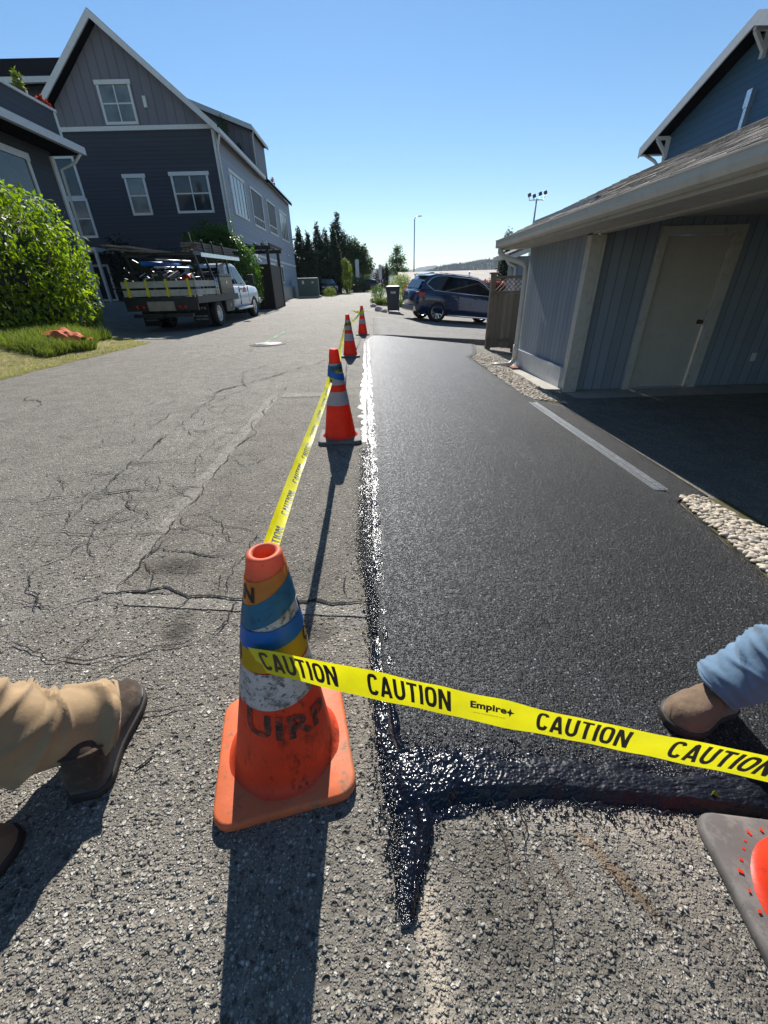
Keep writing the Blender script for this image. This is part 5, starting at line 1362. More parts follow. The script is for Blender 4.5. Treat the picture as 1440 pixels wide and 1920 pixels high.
def green(outline, hb, ht, zb, zt):
    """greenhouse: side outline (x,z) polygon, half width narrows with height"""
    hw = lambda z: hb+(ht-hb)*((z-zb)/(zt-zb))
    m = MB(); n = len(outline)
    L_ = [Vector((x, hw(z), z)) for x, z in outline]; R_ = [Vector((x, -hw(z), z)) for x, z in outline]
    m.add(L_+R_, [tuple(range(n)), tuple(range(2*n-1, n-1, -1))]+[(i, i+n, (i+1) % n+n, (i+1) % n) for i in range(n)])
    return m, hw
def side_glass(parent, hw, poly_, mat='carglass', off=.012, name='window', trim=None):
    for s_ in (1, -1):
        m = MB(); n = len(poly_)
        a = [Vector((x, s_*(hw(z)+off), z)) for x, z in poly_]; c = [Vector((x, s_*(hw(z)-.02), z)) for x, z in poly_]
        m.add(a+c, [tuple(range(n)), tuple(range(2*n-1, n-1, -1))]+[(i, (i+1) % n, (i+1) % n+n, i+n) for i in range(n)])
        o = m.build(name, M[mat], parent, org=(0, 0, 0))
        if trim:
            m = MB(); pp = [Vector((x, s_*(hw(z)+off+.004), z)) for x, z in poly_]; m.tube(pp+[pp[0]], .012, 6); m.build('trim', M[trim], o, org=(0, 0, 0))

# --- blue SUV
rw = Vector((2.26, 18.45, 0)); fwv = Vector((4.98, 19.2, 0)); hd = math.atan2(fwv.y-rw.y, fwv.x-rw.x)
rp, fp = gnd(rw.x, rw.y), gnd(fwv.x, fwv.y); fp.z -= .03
pit = math.atan2(rp.z-fp.z, 2.86); mid = (rp+fp)/2
sv = thing('parked_suv', 'dark blue SUV parked side on in the driveway behind the grey wooden fence', 'car', mid)
sv.rotation_euler = (rad(2.0), pit, hd)
st = dense([(-2.30, .98, .80, .42), (-2.24, 1.06, .88, .34), (-2.0, 1.10, .925, .28), (-1.3, 1.10, .94, .24), (0, 1.055, .945, .24), (1.1, 1.02, .945, .24), (1.45, 1.00, .94, .25), (1.95, .93, .91, .27), (2.25, .80, .84, .32), (2.36, .62, .72, .38)], 40)
bd = shell(st, .24, None).build('body', [M['bluecar'], M['black']], sv, org=(0, 0, 0))
arch_cut(bd, (-1.43, 1.43), .41, .37, 1.2)
ol = [(-2.18, 1.08), (-2.02, 1.40), (-1.85, 1.58), (-1.55, 1.655), (-.8, 1.69), (-.1, 1.68), (.35, 1.62), (.75, 1.43), (1.30, 1.06), (0, 1.04)]
m, hw = green(ol, .86, .66, 1.05, 1.68); m.build('cabin', M['bluecar'], sv, org=(0, 0, 0), bevel=.05)
side_glass(sv, hw, [(-1.92, 1.28), (-1.62, 1.12), (-.62, 1.095), (-.62, 1.59), (-1.2, 1.60), (-1.55, 1.555), (-1.72, 1.47)], off=.010)
side_glass(sv, hw, [(-.56, 1.095), (.98, 1.085), (.55, 1.42), (.22, 1.565), (-.15, 1.60), (-.56, 1.595)], off=.010)
for s_ in (-1, 1):
    m = MB(); pp = [(-1.97, 1.29), (-1.66, 1.10), (-.6, 1.075), (1.03, 1.065), (.60, 1.42), (.25, 1.585), (-.15, 1.622), (-1.2, 1.622), (-1.57, 1.575), (-1.77, 1.485), (-1.97, 1.29)]
    m.tube([(x, s_*(hw(z)+.014), z) for x, z in pp], .016, 6); m.build('window_trim', M['chrome'], sv, org=(0, 0, 0))
m = MB(); m.add([Vector(p) for p in ((-2.215, -.66, 1.12), (-2.215, .66, 1.12), (-2.05, .60, 1.42), (-2.05, -.60, 1.42))], [(0, 1, 2, 3)]); m.v = [(x-.02, y, z) for x, y, z in m.v]
m.build('rear_window', M['carglass'], sv, org=(0, 0, 0), fixn=False)
m = MB(); m.bar((-2.02, 0, 1.60), (-1.72, 0, 1.665), 1.1, .03); m.build('spoiler', M['bluecar'], sv, org=(0, 0, 0), bevel=.01)
for s_ in (-1, 1):
    m = MB(); m.rings([[Vector((-2.30+.0, s_*.62, z)), Vector((-2.27, s_*.84, z)), Vector((-2.03, s_*.945, z)), Vector((-2.05, s_*.90, z)), Vector((-2.2, s_*.62, z))] for z in (.84, .92, 1.0)], smooth=False); m.build('tail_light', M['redlight'], sv, org=(0, 0, 0), bevel=.01)
    m = MB(); m.rings([[Vector((2.30, s_*.5, z)), Vector((2.18, s_*.80, z)), Vector((1.95, s_*.90, z)), Vector((2.0, s_*.80, z)), Vector((2.15, s_*.5, z))] for z in (.66, .76)], smooth=False); m.build('headlight', M['blind'], sv, org=(0, 0, 0))
    m = MB(); m.bar((.78, s_*.92, 1.10), (.80, s_*1.02, 1.14), .06, .05); m.box(.70, .92, min(s_*.99, s_*1.13), max(s_*.99, s_*1.13), 1.08, 1.22); m.build('mirror', M['bluecar'], sv, org=(0, 0, 0), bevel=.025)
    m = MB(); m.box(-1.0, 1.0, min(s_*.93, s_*.965), max(s_*.93, s_*.965), .27, .30); m.build('sill_trim', M['chrome'], sv, org=(0, 0, 0))
    m = MB(); m.tube([(1.88, s_*.952, .62), (1.98, s_*.95, .70), (2.0, s_*.948, .78)], .012, 6); m.build('fender_vent', M['chrome'], sv, org=(0, 0, 0))
    for xd in (-.78, .12):
        m = MB(); m.box(xd, xd+.17, min(s_*.948, s_*.965), max(s_*.948, s_*.965), .93, .955); m.build('door_handle', M['bluecar'], sv, org=(0, 0, 0))
    for xd in (-.60, .98, -1.32):
        m = MB(); m.box(xd, xd+.008, min(s_*.93, s_*.9475), max(s_*.93, s_*.9475), .34 if xd > -1 else .75, 1.04); m.build('door_gap', M['black'], sv, org=(0, 0, 0))
    m = MB(); m.tube([(-1.4, s_*.60, 1.70), (-.2, s_*.61, 1.71), (.3, s_*.60, 1.665)], .014, 6); m.build('roof_rail', M['chrome'], sv, org=(0, 0, 0))
    for x in (-1.43, 1.43): wheel(sv, x, s_*.83, .37, .24, 'chrome', 10, side=s_)
m = MB(); m.box(-2.36, -2.20, -.7, .7, .30, .52); m.build('rear_bumper', M['chrome'], sv, org=(0, 0, 0), bevel=.04)

def simple_car(label, loc, rz, paint_, L=4.5):
    t = thing('parked_car', label, 'car', loc, rz)
    k = L/4.5
    st = dense([(-2.2*k, .85, .75, .35), (-2.1*k, .92, .85, .28), (-1*k, .95, .89, .22), (1*k, .92, .89, .22), (1.9*k, .82, .84, .25), (2.2*k, .62, .7, .35)], 26)
    o = shell(st, .22, None).build('body', M[paint_], t, org=(0, 0, 0)); arch_cut(o, (-1.32*k, 1.35*k), .36, .33, 1.2)
    m, hw = green([(-2.0*k, .9), (-1.5*k, 1.36), (-.6*k, 1.44), (.2*k, 1.40), (1.05*k, .9)], .80, .60, .9, 1.42); m.build('cabin', M[paint_], t, org=(0, 0, 0), bevel=.05)
    side_glass(t, hw, [(-1.7*k, .98), (-.45*k, .98), (-.45*k, 1.36), (-1.35*k, 1.32)]); side_glass(t, hw, [(-.38*k, .98), (.82*k, .98), (.18*k, 1.33), (-.38*k, 1.36)])
    m = MB(); m.add([Vector(p) for p in ((1.04*k, -.70, .95), (1.04*k, .70, .95), (.27*k, .58, 1.385), (.27*k, -.58, 1.385))], [(0, 1, 2, 3)]); m.v = [(x+.03, y, z+.01) for x, y, z in m.v]; m.build('windscreen', M['blind'], t, org=(0, 0, 0), fixn=False)
    for s_ in (-1, 1):
        m = MB(); m.box(2.02*k, 2.16*k, min(s_*.5, s_*.78), max(s_*.5, s_*.78), .6, .72); m.build('headlight', M['white'], t, org=(0, 0, 0))
        m = MB(); m.box(-2.22*k, -2.1*k, min(s_*.5, s_*.78), max(s_*.5, s_*.78), .68, .82); m.build('tail_light', M['redlight'], t, org=(0, 0, 0))
        for x in (-1.32*k, 1.35*k): wheel(t, x, s_*.80, .33, .2, 'chrome', 8, side=s_)
    return t
simple_car('black car with pale windscreen parked nose out beside the green cabinet and cedars', gnd(-4.7, 48.5), rad(-78), 'blackcar', 4.4)
simple_car('maroon car parked across the far end of the street', gnd(-.9, 59.8)+Vector((0, 0, .0)), rad(176), 'redcar', 4.2)

# --- flatbed truck with stake sides and rack.  local origin: rear axle on the ground
tk = thing('flatbed_truck', 'white work truck with black flatbed, pale stake sides and rack loaded with planks and tools', 'truck', gnd(-6.42, 15.75, .0), rad(90-3.5))
tk.rotation_euler = (0, rad(-.8), rad(90-3.5))
O = (0, 0, 0)
# chassis and deck
m = MB(); m.box(-1.45, 5.2, -.45, -.33, .50, .72); m.box(-1.45, 5.2, .33, .45, .50, .72)
for x in (-1.3, -.4, .5, 1.4): m.box(x, x+.08, -.33, .33, .54, .68)
m.bar((0, -.95, .42), (0, .95, .42), .12, .12); m.bar((4.3, -.8, .42), (4.3, .8, .42), .1, .1); m.build('chassis', M['blacksteel'], tk, org=O)
m = MB(); m.box(-1.62, 1.92, -1.14, 1.14, .86, .95); m.box(-1.66, -1.60, -1.14, 1.14, .60, .97); m.box(-1.62, 1.92, -1.16, -1.141, .78, .98); m.box(-1.62, 1.92, 1.141, 1.16, .78, .98)
m.build('deck', M['blacksteel'], tk, org=O)
m = MB(); m.box(-1.70, -1.665, -.42, .42, .60, .86); m.build('bumper_board', M['plateboard'], tk, org=O)
m = MB(); m.box(-1.72, -1.63, -.95, .95, .42, .52); m.box(-1.9, -1.6, -.06, .06, .40, .50); m.build('hitch_bar', M['blacksteel'], tk, org=O)
for y in (-.72, -.56, .60, .80):
    m = MB(); m.lathe([(.001, .02), (.055, .018), (.06, 0)], 16, Matrix.Translation((-1.665, y, .70)) @ Matrix.Rotation(rad(-90), 4, 'Y')); m.build('tail_light', M['redlight'], tk, org=O)
# under deck side boxes
for s_ in (-1, 1):
    y0, y1 = sorted((s_*1.14, s_*.62))
    m = MB(); m.box(.62, 1.42, y0, y1, .42, .775); o = m.build('under_box', M['blacksteel'], tk, org=O, bevel=.02)
    m = MB(); m.box(.98, 1.06, min(s_*1.141, s_*1.16), max(s_*1.141, s_*1.16), .58, .66); m.build('latch', M['chrome'], o, org=O)
    m = MB(); m.tube([(-.62+.0, s_*.98, .82), (-.45, s_*.98, .98-.12), (0, s_*.98, .90-.02), (.45, s_*.98, .86), (.60, s_*.98, .70)], .03, 6); m.build('fender', M['blacksteel'], tk, org=O)
    m = MB(); m.box(-.93, -.905, min(s_*.58, s_*1.12), max(s_*.58, s_*1.12), .12, .80); o = m.build('mud_flap', M['rubber'], tk, org=O)
    m = MB()
    for w_, z, h, a, c in (('ELITE', .58, .07, .65, 1.0), ('TRUCK BEDS', .36, .05, .64, 1.06), ('AND BODIES', .27, .05, .64, 1.06)): put_text(m, w_, lambda u, v: Vector((-.933, -s_*0+(s_*.85+.21-(.42*u)) , z+h*v)), .03)
    m.build('lettering', paint('faded_lettering', (.30, .31, .31), .7, .2, 9), o, org=O, fixn=False)
# stake sides: two boards a side with posts, yellow straps at the rear
def stake(a, c, zlist, posts, name, inward):
    m = MB()
    for z0, z1 in zlist: m.bar(Vector((*a, (z0+z1)/2)), Vector((*c, (z0+z1)/2)), .035, z1-z0)
    o = m.build(name, M['stake'], tk, org=O)
    for k in range(posts):
        m = MB(); p = Vector((*a, 0)).lerp(Vector((*c, 0)), (k+.15)/(posts-.7)); m.box(p.x-.03-.035*inward[0], p.x+.03-.035*inward[0], p.y-.03-.035*inward[1], p.y+.03-.035*inward[1], .95, 1.46); m.build('stake_post', M['blacksteel'], o, org=O)
    return o
zl = [(1.0, 1.17), (1.23, 1.40)]
stake((-1.60, -1.12), (-1.60, 1.12), zl, 4, 'tailgate', (-1, 0)); stake((-1.56, -1.13), (.15, -1.13), zl, 4, 'stake_side', (0, -1)); stake((-1.56, 1.13), (.9, 1.13), zl, 5, 'stake_side', (0, 1))
for y in (-.98, -.30, .32, .92):
    m = MB(); m.box(-1.675, -1.62, y-.025, y+.025, .98, 1.45); m.box(-1.69, -1.64, y-.05, y+.05, 1.02, 1.12); m.build('strap', M['yellow'], tk, org=O)
m = MB(); m.tube([(-.05, -1.17, .97), (-.05, -1.17, 1.48)], .02, 6); m.tube([(.12, -1.17, .97), (.12, -1.17, 1.48)], .02, 6)
for k in range(5): m.tube([(-.05, -1.17, 1.02+k*.1), (.12, -1.17, 1.02+k*.1)], .012, 6)
m.build('ladder_rack', M['metal'], tk, org=O)
# tool box behind the cab
m = MB(); m.box(.42, 1.55, -1.15, -.55, .985, 1.52); o = m.build('tool_box', M['toolbox'], tk, org=O, bevel=.02)
m = MB(); m.box(.40, 1.57, -1.17, -.53, 1.522, 1.60); m.build('lid', M['toolbox'], o, org=O, bevel=.015)
m = MB(); m.box(.95, 1.02, -1.165, -1.152, 1.30, 1.38); m.build('latch', M['chrome'], o, org=O)
m = MB(); m.box(.42, 1.55, .55, 1.15, .985, 1.52); m.build('tool_box', M['toolbox'], tk, org=O, bevel=.02)
# rack
m = MB()
for s_ in (-1, 1):
    m.bar((-1.15, s_*1.08, 2.12), (2.9, s_*1.08, 2.12), .06, .09); m.bar((-.55, s_*1.10, .96), (-1.1, s_*1.08, 2.2), .07, .05); m.bar((.30, s_*1.1, 1.0), (-.32, s_*1.08, 2.1), .06, .06, (0, 1, 0)); m.bar((1.72, s_*1.08, .96), (1.5, s_*1.08, 2.1), .06, .06, (0, 1, 0))
for x in (-1.1, .2, 1.45, 2.8): m.bar((x, -1.08, 2.12), (x, 1.08, 2.12), .06, .06)
for x in (-.2, .55, 1.45): m.bar((x, -1.08, 2.12), (x-.08, -1.08, 2.50), .05, .05, (0, 1, 0))
m.build('rack', M['blacksteel'], tk, org=O)
m = MB(); m.bar((-.6, -1.115, 2.10), (2.85, -1.115, 2.10), .02, .11); m.build('rack_rail', M['metal'], tk, org=O)
# cab
st = dense([(1.98, 1.22, .93, .48), (2.2, 1.24, .97, .46), (3.4, 1.22, .985, .46), (3.9, 1.22, .98, .46), (4.5, 1.21, .985, .50), (5.0, 1.17, .96, .52), (5.22, 1.02, .88, .56)], 34)
cb = shell(st, .46, None).build('cab_body', M['whitecar'], tk, org=O); arch_cut(cb, (4.3,), .50, .44, 1.3)
m, hw = green([(2.0, 1.2), (2.02, 1.80), (2.12, 1.93), (2.5, 1.98), (3.05, 1.965), (3.28, 1.90), (3.95, 1.22)], .88, .72, 1.2, 1.96); m.build('cab_roof', M['whitecar'], tk, org=O, bevel=.05)
side_glass(tk, hw, [(2.14, 1.28), (2.62, 1.28), (2.62, 1.86), (2.2, 1.85), (2.14, 1.78)]); side_glass(tk, hw, [(2.70, 1.28), (3.72, 1.25), (3.28, 1.76), (3.12, 1.86), (2.70, 1.87)])
m = MB(); m.add([Vector(p) for p in ((2.0, -.6, 1.35), (2.0, .6, 1.35), (2.03, .55, 1.82), (2.03, -.55, 1.82))], [(0, 1, 2, 3)]); m.v = [(x-.015, y, z) for x, y, z in m.v]; m.build('rear_window', M['carglass'], tk, org=O, fixn=False)
m = MB(); m.add([Vector(p) for p in ((3.97, -.78, 1.26), (3.97, .78, 1.26), (3.33, .68, 1.88), (3.33, -.68, 1.88))], [(0, 1, 2, 3)]); m.v = [(x+.02, y, z+.01) for x, y, z in m.v]; m.build('windscreen', M['carglass'], tk, org=O, fixn=False)
for s_ in (-1, 1):
    m = MB(); m.bar((3.55, s_*.93, 1.32), (3.55, s_*1.12, 1.34), .05, .04); m.box(3.48, 3.60, min(s_*1.10, s_*1.32), max(s_*1.10, s_*1.32), 1.26, 1.60); m.build('mirror', M['black'], tk, org=O, bevel=.03)
    m = MB(); m.tube([(2.1, s_*1.02, .44), (3.75, s_*1.02, .44)], .05, 10); m.tube([(2.3, s_*1.02, .44), (2.3, s_*.8, .5)], .03, 6); m.tube([(3.5, s_*1.02, .44), (3.5, s_*.8, .5)], .03, 6); m.build('step_bar', M['metal'], tk, org=O)
    m = MB(); m.box(2.66, 2.672, min(s_*.96, s_*.989), max(s_*.96, s_*.989), .55, 1.2); m.box(3.66, 3.672, min(s_*.96, s_*.989), max(s_*.96, s_*.989), .65, 1.2); m.build('door_gap', M['black'], tk, org=O)
    m = MB(); m.box(2.76, 2.95, min(s_*.98, s_*1.005), max(s_*.98, s_*1.005), 1.08, 1.12); m.build('door_handle', M['black'], tk, org=O)
    wheel(tk, 4.3, s_*.86, .42, .25, 'chrome', 12, side=s_, rimr=.60)
    wheel(tk, 0, s_*1.0, .41, .23, 'metal', 12, side=s_, rimr=.60); wheel(tk, 0, s_*.74, .41, .22, 'metal', 6, side=s_, rimr=.60)
    m = MB(); m.box(5.15, 5.28, min(s_*.55, s_*.85), max(s_*.55, s_*.85), .85, 1.05); m.build('headlight', M['blind'], tk, org=O)
m = MB(); m.box(5.2, 5.36, -.95, .95, .50, .72); m.build('front_bumper', M['chrome'], tk, org=O, bevel=.03)
m = MB()   # faded red sign on the door with two lines of text
m.add([(3.05, -.992, .98), (3.40, -.992, .98), (3.40, -.992, 1.10), (3.225, -.992, 1.20), (3.05, -.992, 1.10)], [(0, 1, 2, 3, 4)]); m.build('door_emblem', M['redlight'], tk, org=O, fixn=False)
m = MB()
for k, z in enumerate((1.0, 1.05)): m.box(3.09, 3.36, -.996, -.993, z, z+.018)
m.build('emblem_bars', M['textwhite'], tk, org=O)
# load on the truck
def plank(mb, a, c, w_=.14, h=.03): mb.bar(a, c, w_, h)
tkm = Matrix.Translation(tk.location) @ tk.rotation_euler.to_matrix().to_4x4()
def loose(name, label, cat, mb, mat, group=None):
    mb.v = [tuple(tkm @ Vector(p)) for p in mb.v]; o = mb.build(name, M[mat], None, org=sum((Vector(p) for p in mb.v), Vector())/len(mb.v)); return tag(o, label, cat, group)
seq = [('longest grey plank sticking out past the rear of the truck rack', 'lumber', (-2.35, .30, 2.24), (1.9, .35, 2.20)), ('wide weathered plank lying flat on the truck rack near its left rail', 'wood', (-2.2, .72, 2.20), (1.4, .75, 2.20)),
       ('dark plank under the other planks at the rear of the truck rack', 'wood', (-2.0, .12, 2.15), (1.5, .0, 2.18)), ('brownish board tilted across the rear of the truck rack', 'lumber', (-2.1, .95, 2.30), (1.1, .50, 2.26))]
for lab, mt, a, c in seq:
    m = MB(); plank(m, a, c, .2, .04); loose('plank', lab, 'plank', m, mt, 'planks on the truck rack')
m = MB()
for j in range(4):
    for i in range(4): m.bar((-.6+random.uniform(-.12, .12), -.95+i*.12, 2.20+j*.07), (3.0+random.uniform(-.5, .2), -.95+i*.12, 2.20+j*.07), .10, .055)
loose('lumber_bundle', 'stacked bundle of grey timber battens strapped on the near side of the truck rack', 'lumber', m, 'lumber')
m = MB(); m.tube([(-1.2, .55, 1.88), (.8, .3, 1.90)], .07, 10); loose('blue_tube', 'blue capped pipe under the truck rack', 'pipe', m, 'bluetape')
m = MB(); m.tube([(-1.1, .2, 1.78), (1.0, .1, 1.80)], .03, 8); loose('pipe', 'thin pale metal pipe under the truck rack beside the blue one', 'pipe', m, 'metal')
m = MB(); m.tube([(-1.3, .0, 1.97), (.6, -.2, 1.98)], .022, 8); loose('pipe', 'upper thin metal conduit right beneath the truck rack', 'pipe', m, 'metal')
m = MB(); m.lathe([(.13, 0), (.12, .02), (.03, .36), (.03, .38)], 20, Matrix.Translation((-.55, -.45, 1.45)) @ Matrix.Rotation(rad(70), 4, 'Y')); m.box(-.7, -.4, -.62, -.35, 1.38, 1.44); loose('stowed_cone', 'red cone lying on its side in the truck bed', 'traffic cone', m, 'redthing')
m = MB(); m.box(-1.2, -.9, .1, .4, .95, 1.45); m.box(-1.14, -.95, .15, .35, 1.45, 1.60); loose('tan_bucket', 'brown sack among tools at the rear of the truck bed', 'sack', m, 'plateboard')
rr2 = random.Random(5)
m = MB()
for k in range(26):
    x, y = rr2.uniform(-1.4, 1.5), rr2.uniform(-.95, .95); z = rr2.uniform(1.2, 1.75); a = rr2.uniform(0, 3.1); l = rr2.uniform(.3, .9)
    m.bar((x-l*math.cos(a)/2, y-l*math.sin(a)/2, z-rr2.uniform(0, .25)), (x+l*math.cos(a)/2, y+l*math.sin(a)/2, z+rr2.uniform(0, .3)), rr2.uniform(.03, .07), rr2.uniform(.03, .2))
for k in range(9):
    x, y = rr2.uniform(-1.3, 1.4), rr2.uniform(-.8, .8); m.box(x-.2, x+.2, y-.15, y+.15, .96, rr2.uniform(1.3, 1.7))
o = loose('tool_pile', 'dark jumble of tools, hoses and offcuts filling the truck bed', 'tools', m, 'blacksteel'); o['kind'] = 'stuff'
m = MB()
for k in range(11):
    x, y, z = rr2.uniform(-1.4, .9), rr2.uniform(-.9, .7), rr2.uniform(1.42, 1.75); l = rr2.uniform(.4, 1.1); a = rr2.uniform(-.5, .5)
    m.tube([(x-l/2, y-l*a/2, z-.05), (x+l/2, y+l*a/2, z+rr2.uniform(-.1, .2))], .014, 6)
o = loose('hand_tools', 'pale metal handles and rods poking out of the truck bed', 'tools', m, 'metal'); o['kind'] = 'stuff'
m = MB(); m.tube([(.1, -.7, 1.5), (.12, -.55, 2.75)], .022, 8); loose('upright_pole', 'thin brown pole standing up above the truck rack', 'pole', m, 'wood')
#@@PART7
# ------------------------------------------------------------------ vegetation
def leaf_cloud(name, mat, blobs, n, size, parent=None, org=(0, 0, 0), seed=1, shell=.55, droop=.2, aspect=2.2, kind=None, up=.35, lump=.25, lf=1.6):
    """blobs: (cx,cy,cz,rx,ry,rz).  Leaves as small folded quads, denser towards the lumpy outer shell"""
    g = np.random.default_rng(seed); vol = np.array([b[3]*b[4]+b[4]*b[5]+b[3]*b[5] for b in blobs]); idx = g.choice(len(blobs), n, p=vol/vol.sum()); B = np.array(blobs)[idx]
    d = g.standard_normal((n, 3)); d /= np.linalg.norm(d, axis=1)[:, None]
    lum = np.array([noise.noise(Vector((q[0]*lf+b[0]*.7, q[1]*lf+b[1]*.7, q[2]*lf+b[2]*.7))) for q, b in zip(d*1.3, B)]); lum2 = np.array([noise.noise(Vector((q[0]*lf*3+b[0], q[1]*lf*3, q[2]*lf*3))) for q, b in zip(d*1.3, B)])
    r = shell+(1-shell)*g.random(n)**.55; r = r*(1+lump*lum*1.6+lump*.8*lum2)
    P = B[:, :3]+d*B[:, 3:]*r[:, None]
    nr = d*.8+g.standard_normal((n, 3))*.55; nr[:, 2] += up; nr /= np.linalg.norm(nr, axis=1)[:, None]
    t = g.standard_normal((n, 3)); t[:, 2] -= droop; t -= nr*np.sum(t*nr, 1)[:, None]; t /= np.linalg.norm(t, axis=1)[:, None]; s = np.cross(nr, t)
    L = size*(.6+.8*g.random(n))[:, None]; W = L/aspect
    V = np.stack([P, P+t*L*.5+s*W*.5+nr*L*.06, P+t*L, P+t*L*.5-s*W*.5+nr*L*.06], 1).reshape(-1, 3); F = np.arange(4*n).reshape(n, 4)
    o = np_mesh(name, V, F, mat, parent, False, org)
    if kind: o['kind'] = kind
    return o
def limbs(parent, base, h, r, spread, n, seed, mat='bark'):
    g = random.Random(seed); m = MB(); b0 = Vector(base)
    m.tube([b0-Vector((0, 0, .2)), b0+Vector((.05, 0, h*.35)), b0+Vector((-.04, .05, h*.7)), b0+Vector((.0, 0, h*.97))], [r*1.15, r*.9, r*.6, r*.15], 8)
    for k in range(n):
        z = h*g.uniform(.25, .8); a = g.uniform(0, 6.28); L = spread*g.uniform(.5, 1)
        p = b0+Vector((0, 0, z)); m.tube([p, p+Vector((math.cos(a)*L*.5, math.sin(a)*L*.5, L*.35)), p+Vector((math.cos(a)*L, math.sin(a)*L, L*.9))], [r*.4, r*.25, r*.05], 5)
    return m.build('trunk', M[mat], parent)
def tree(name, label, cat, base, h, crown, mat, n, size, seed, group=None, spread=1.0, r=.12, nl=6, **kw):
    b0 = Vector(base); t = thing(name, label, cat, b0, 0, group); limbs(t, b0, h*.9, r, spread, nl, seed)
    leaf_cloud('crown', M[mat], [(b0.x+c[0], b0.y+c[1], b0.z+c[2], c[3], c[4], c[5]) for c in crown], n, size, t, b0, seed, **kw); return t
def bush(name, label, base, blobs, mat, n, size, seed, group=None, cat='bush', **kw):
    b0 = Vector(base); t = thing(name, label, cat, b0, 0, group); m = MB()
    g = random.Random(seed)
    for bl in blobs[:6]:
        for _ in range(3):
            q = b0+Vector((bl[0]+g.uniform(-.3, .3)*bl[3], bl[1]+g.uniform(-.3, .3)*bl[4], 0)); m.tube([q-Vector((0, 0, .1)), q+Vector((g.uniform(-.1, .1), g.uniform(-.1, .1), bl[2]*.9))], [.03, .008], 5)
    m.build('stems', M['bark'], t)
    leaf_cloud('foliage', M[mat], [(b0.x+c[0], b0.y+c[1], b0.z+c[2], c[3], c[4], c[5]) for c in blobs], n, size, t, b0, seed, **kw); return t

# laurel hedge, big and close on the left
hb = []
gR = random.Random(4)
for ix in range(5):
    for iy in range(5):
        for iz in range(4):
            if 0 < ix < 4 and 0 < iy < 4 and iz < 2: continue
            hb.append((-8.6-ix*.85+gR.uniform(-.1, .1)-(.35 if iz == 3 else 0), 10.0+iy*.85+gR.uniform(-.15, .15), .78+iz*.74+gR.uniform(-.05, .05), .66, .66, .56))
laur = thing('laurel_hedge', 'big rounded laurel hedge with sunlit yellow green leaves at the left edge', 'hedge', (-9.6, 11.5, gz(-9.6, 11.5)))
m = MB()
for k in range(40):
    x, y = gR.uniform(-11.4, -9.4), gR.uniform(10.0, 13.2); m.tube([(x, y, .1), (x+.1, y, 1.2), (x+gR.uniform(-.3, .3), y, 2.4)], [.03, .02, .006], 5)
m.build('stems', M['bark'], laur)
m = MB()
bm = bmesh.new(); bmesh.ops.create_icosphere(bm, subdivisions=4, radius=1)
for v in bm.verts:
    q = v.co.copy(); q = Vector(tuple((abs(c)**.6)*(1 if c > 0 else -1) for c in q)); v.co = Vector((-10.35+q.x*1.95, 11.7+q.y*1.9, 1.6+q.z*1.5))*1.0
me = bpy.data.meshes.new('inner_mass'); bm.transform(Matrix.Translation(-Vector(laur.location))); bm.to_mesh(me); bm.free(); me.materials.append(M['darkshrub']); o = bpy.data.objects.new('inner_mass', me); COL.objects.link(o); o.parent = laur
leaf_cloud('foliage', M['laurel'], hb, 44000, .135, laur, laur.location, 11, shell=.80, droop=1.2, aspect=2.3, up=.25, lump=.10)
# grass on the mound
def blades(name, label, mat, fn, n, h0, h1, seed, wd=.006):
    g = np.random.default_rng(seed); P = np.array([fn(g) for _ in range(n)]); a = g.random(n)*6.28; h = (h0+(h1-h0)*g.random(n)**2)*P[:, 3]; lean = g.standard_normal((n, 2))*.35
    dx = np.cos(a)*wd; dy = np.sin(a)*wd; B_ = P[:, :3]; z = np.zeros(n)
    v0 = B_+np.stack([-dx, -dy, z], 1); v1 = B_+np.stack([dx, dy, z], 1)
    m0 = B_+np.stack([lean[:, 0]*h*.4-dx*.7, lean[:, 1]*h*.4-dy*.7, h*.6], 1); m1 = B_+np.stack([lean[:, 0]*h*.4+dx*.7, lean[:, 1]*h*.4+dy*.7, h*.6], 1)
    tp = B_+np.stack([lean[:, 0]*h, lean[:, 1]*h, h], 1)
    V = np.stack([v0, v1, m0, m1, tp], 1).reshape(-1, 3); k = np.arange(n)*5
    F = np.concatenate([np.stack([k, k+1, k+3], 1), np.stack([k, k+3, k+2], 1), np.stack([k+2, k+3, k+4], 1)])
    o = np_mesh(name, V, F, M[mat], None, False); return tag(o, label, 'grass', None, 'stuff')
def fdry(g):
    y = 1.8+10.2*g.random(); x = lawn_r(y)-.02-2.6*g.random()**1.1; return (x, y, gz(x, y)+.01, .6+.6*abs(nz(x, y, 3, 1.5)))
blades('dry_grass', 'short straw coloured dry grass along the street edge on the left', 'drygrass', fdry, 26000, .02, .07, 5, .004)
def fgreen(g):
    y = 8.3+3.6*g.random(); x = lawn_r(y)-.75-.45*nz(y, 7, 0, 1.1)-2.6*g.random()**1.3; k = 1.0+1.2*max(0, nz(x, y, 8, 1.4)); return (x, y, gz(x, y)+.01, k)
blades('tall_grass', 'taller bright green grass in front of the laurel hedge', 'grass', fgreen, 24000, .05, .24, 6, .007)
def fg2(g):
    y = 3.0+5*g.random(); x = lawn_r(y)-1.3-4*g.random(); return (x, y, gz(x, y)+.01, 1.0)
blades('green_grass', 'green lawn grass at the left edge', 'grass', fg2, 12000, .04, .14, 8, .007)
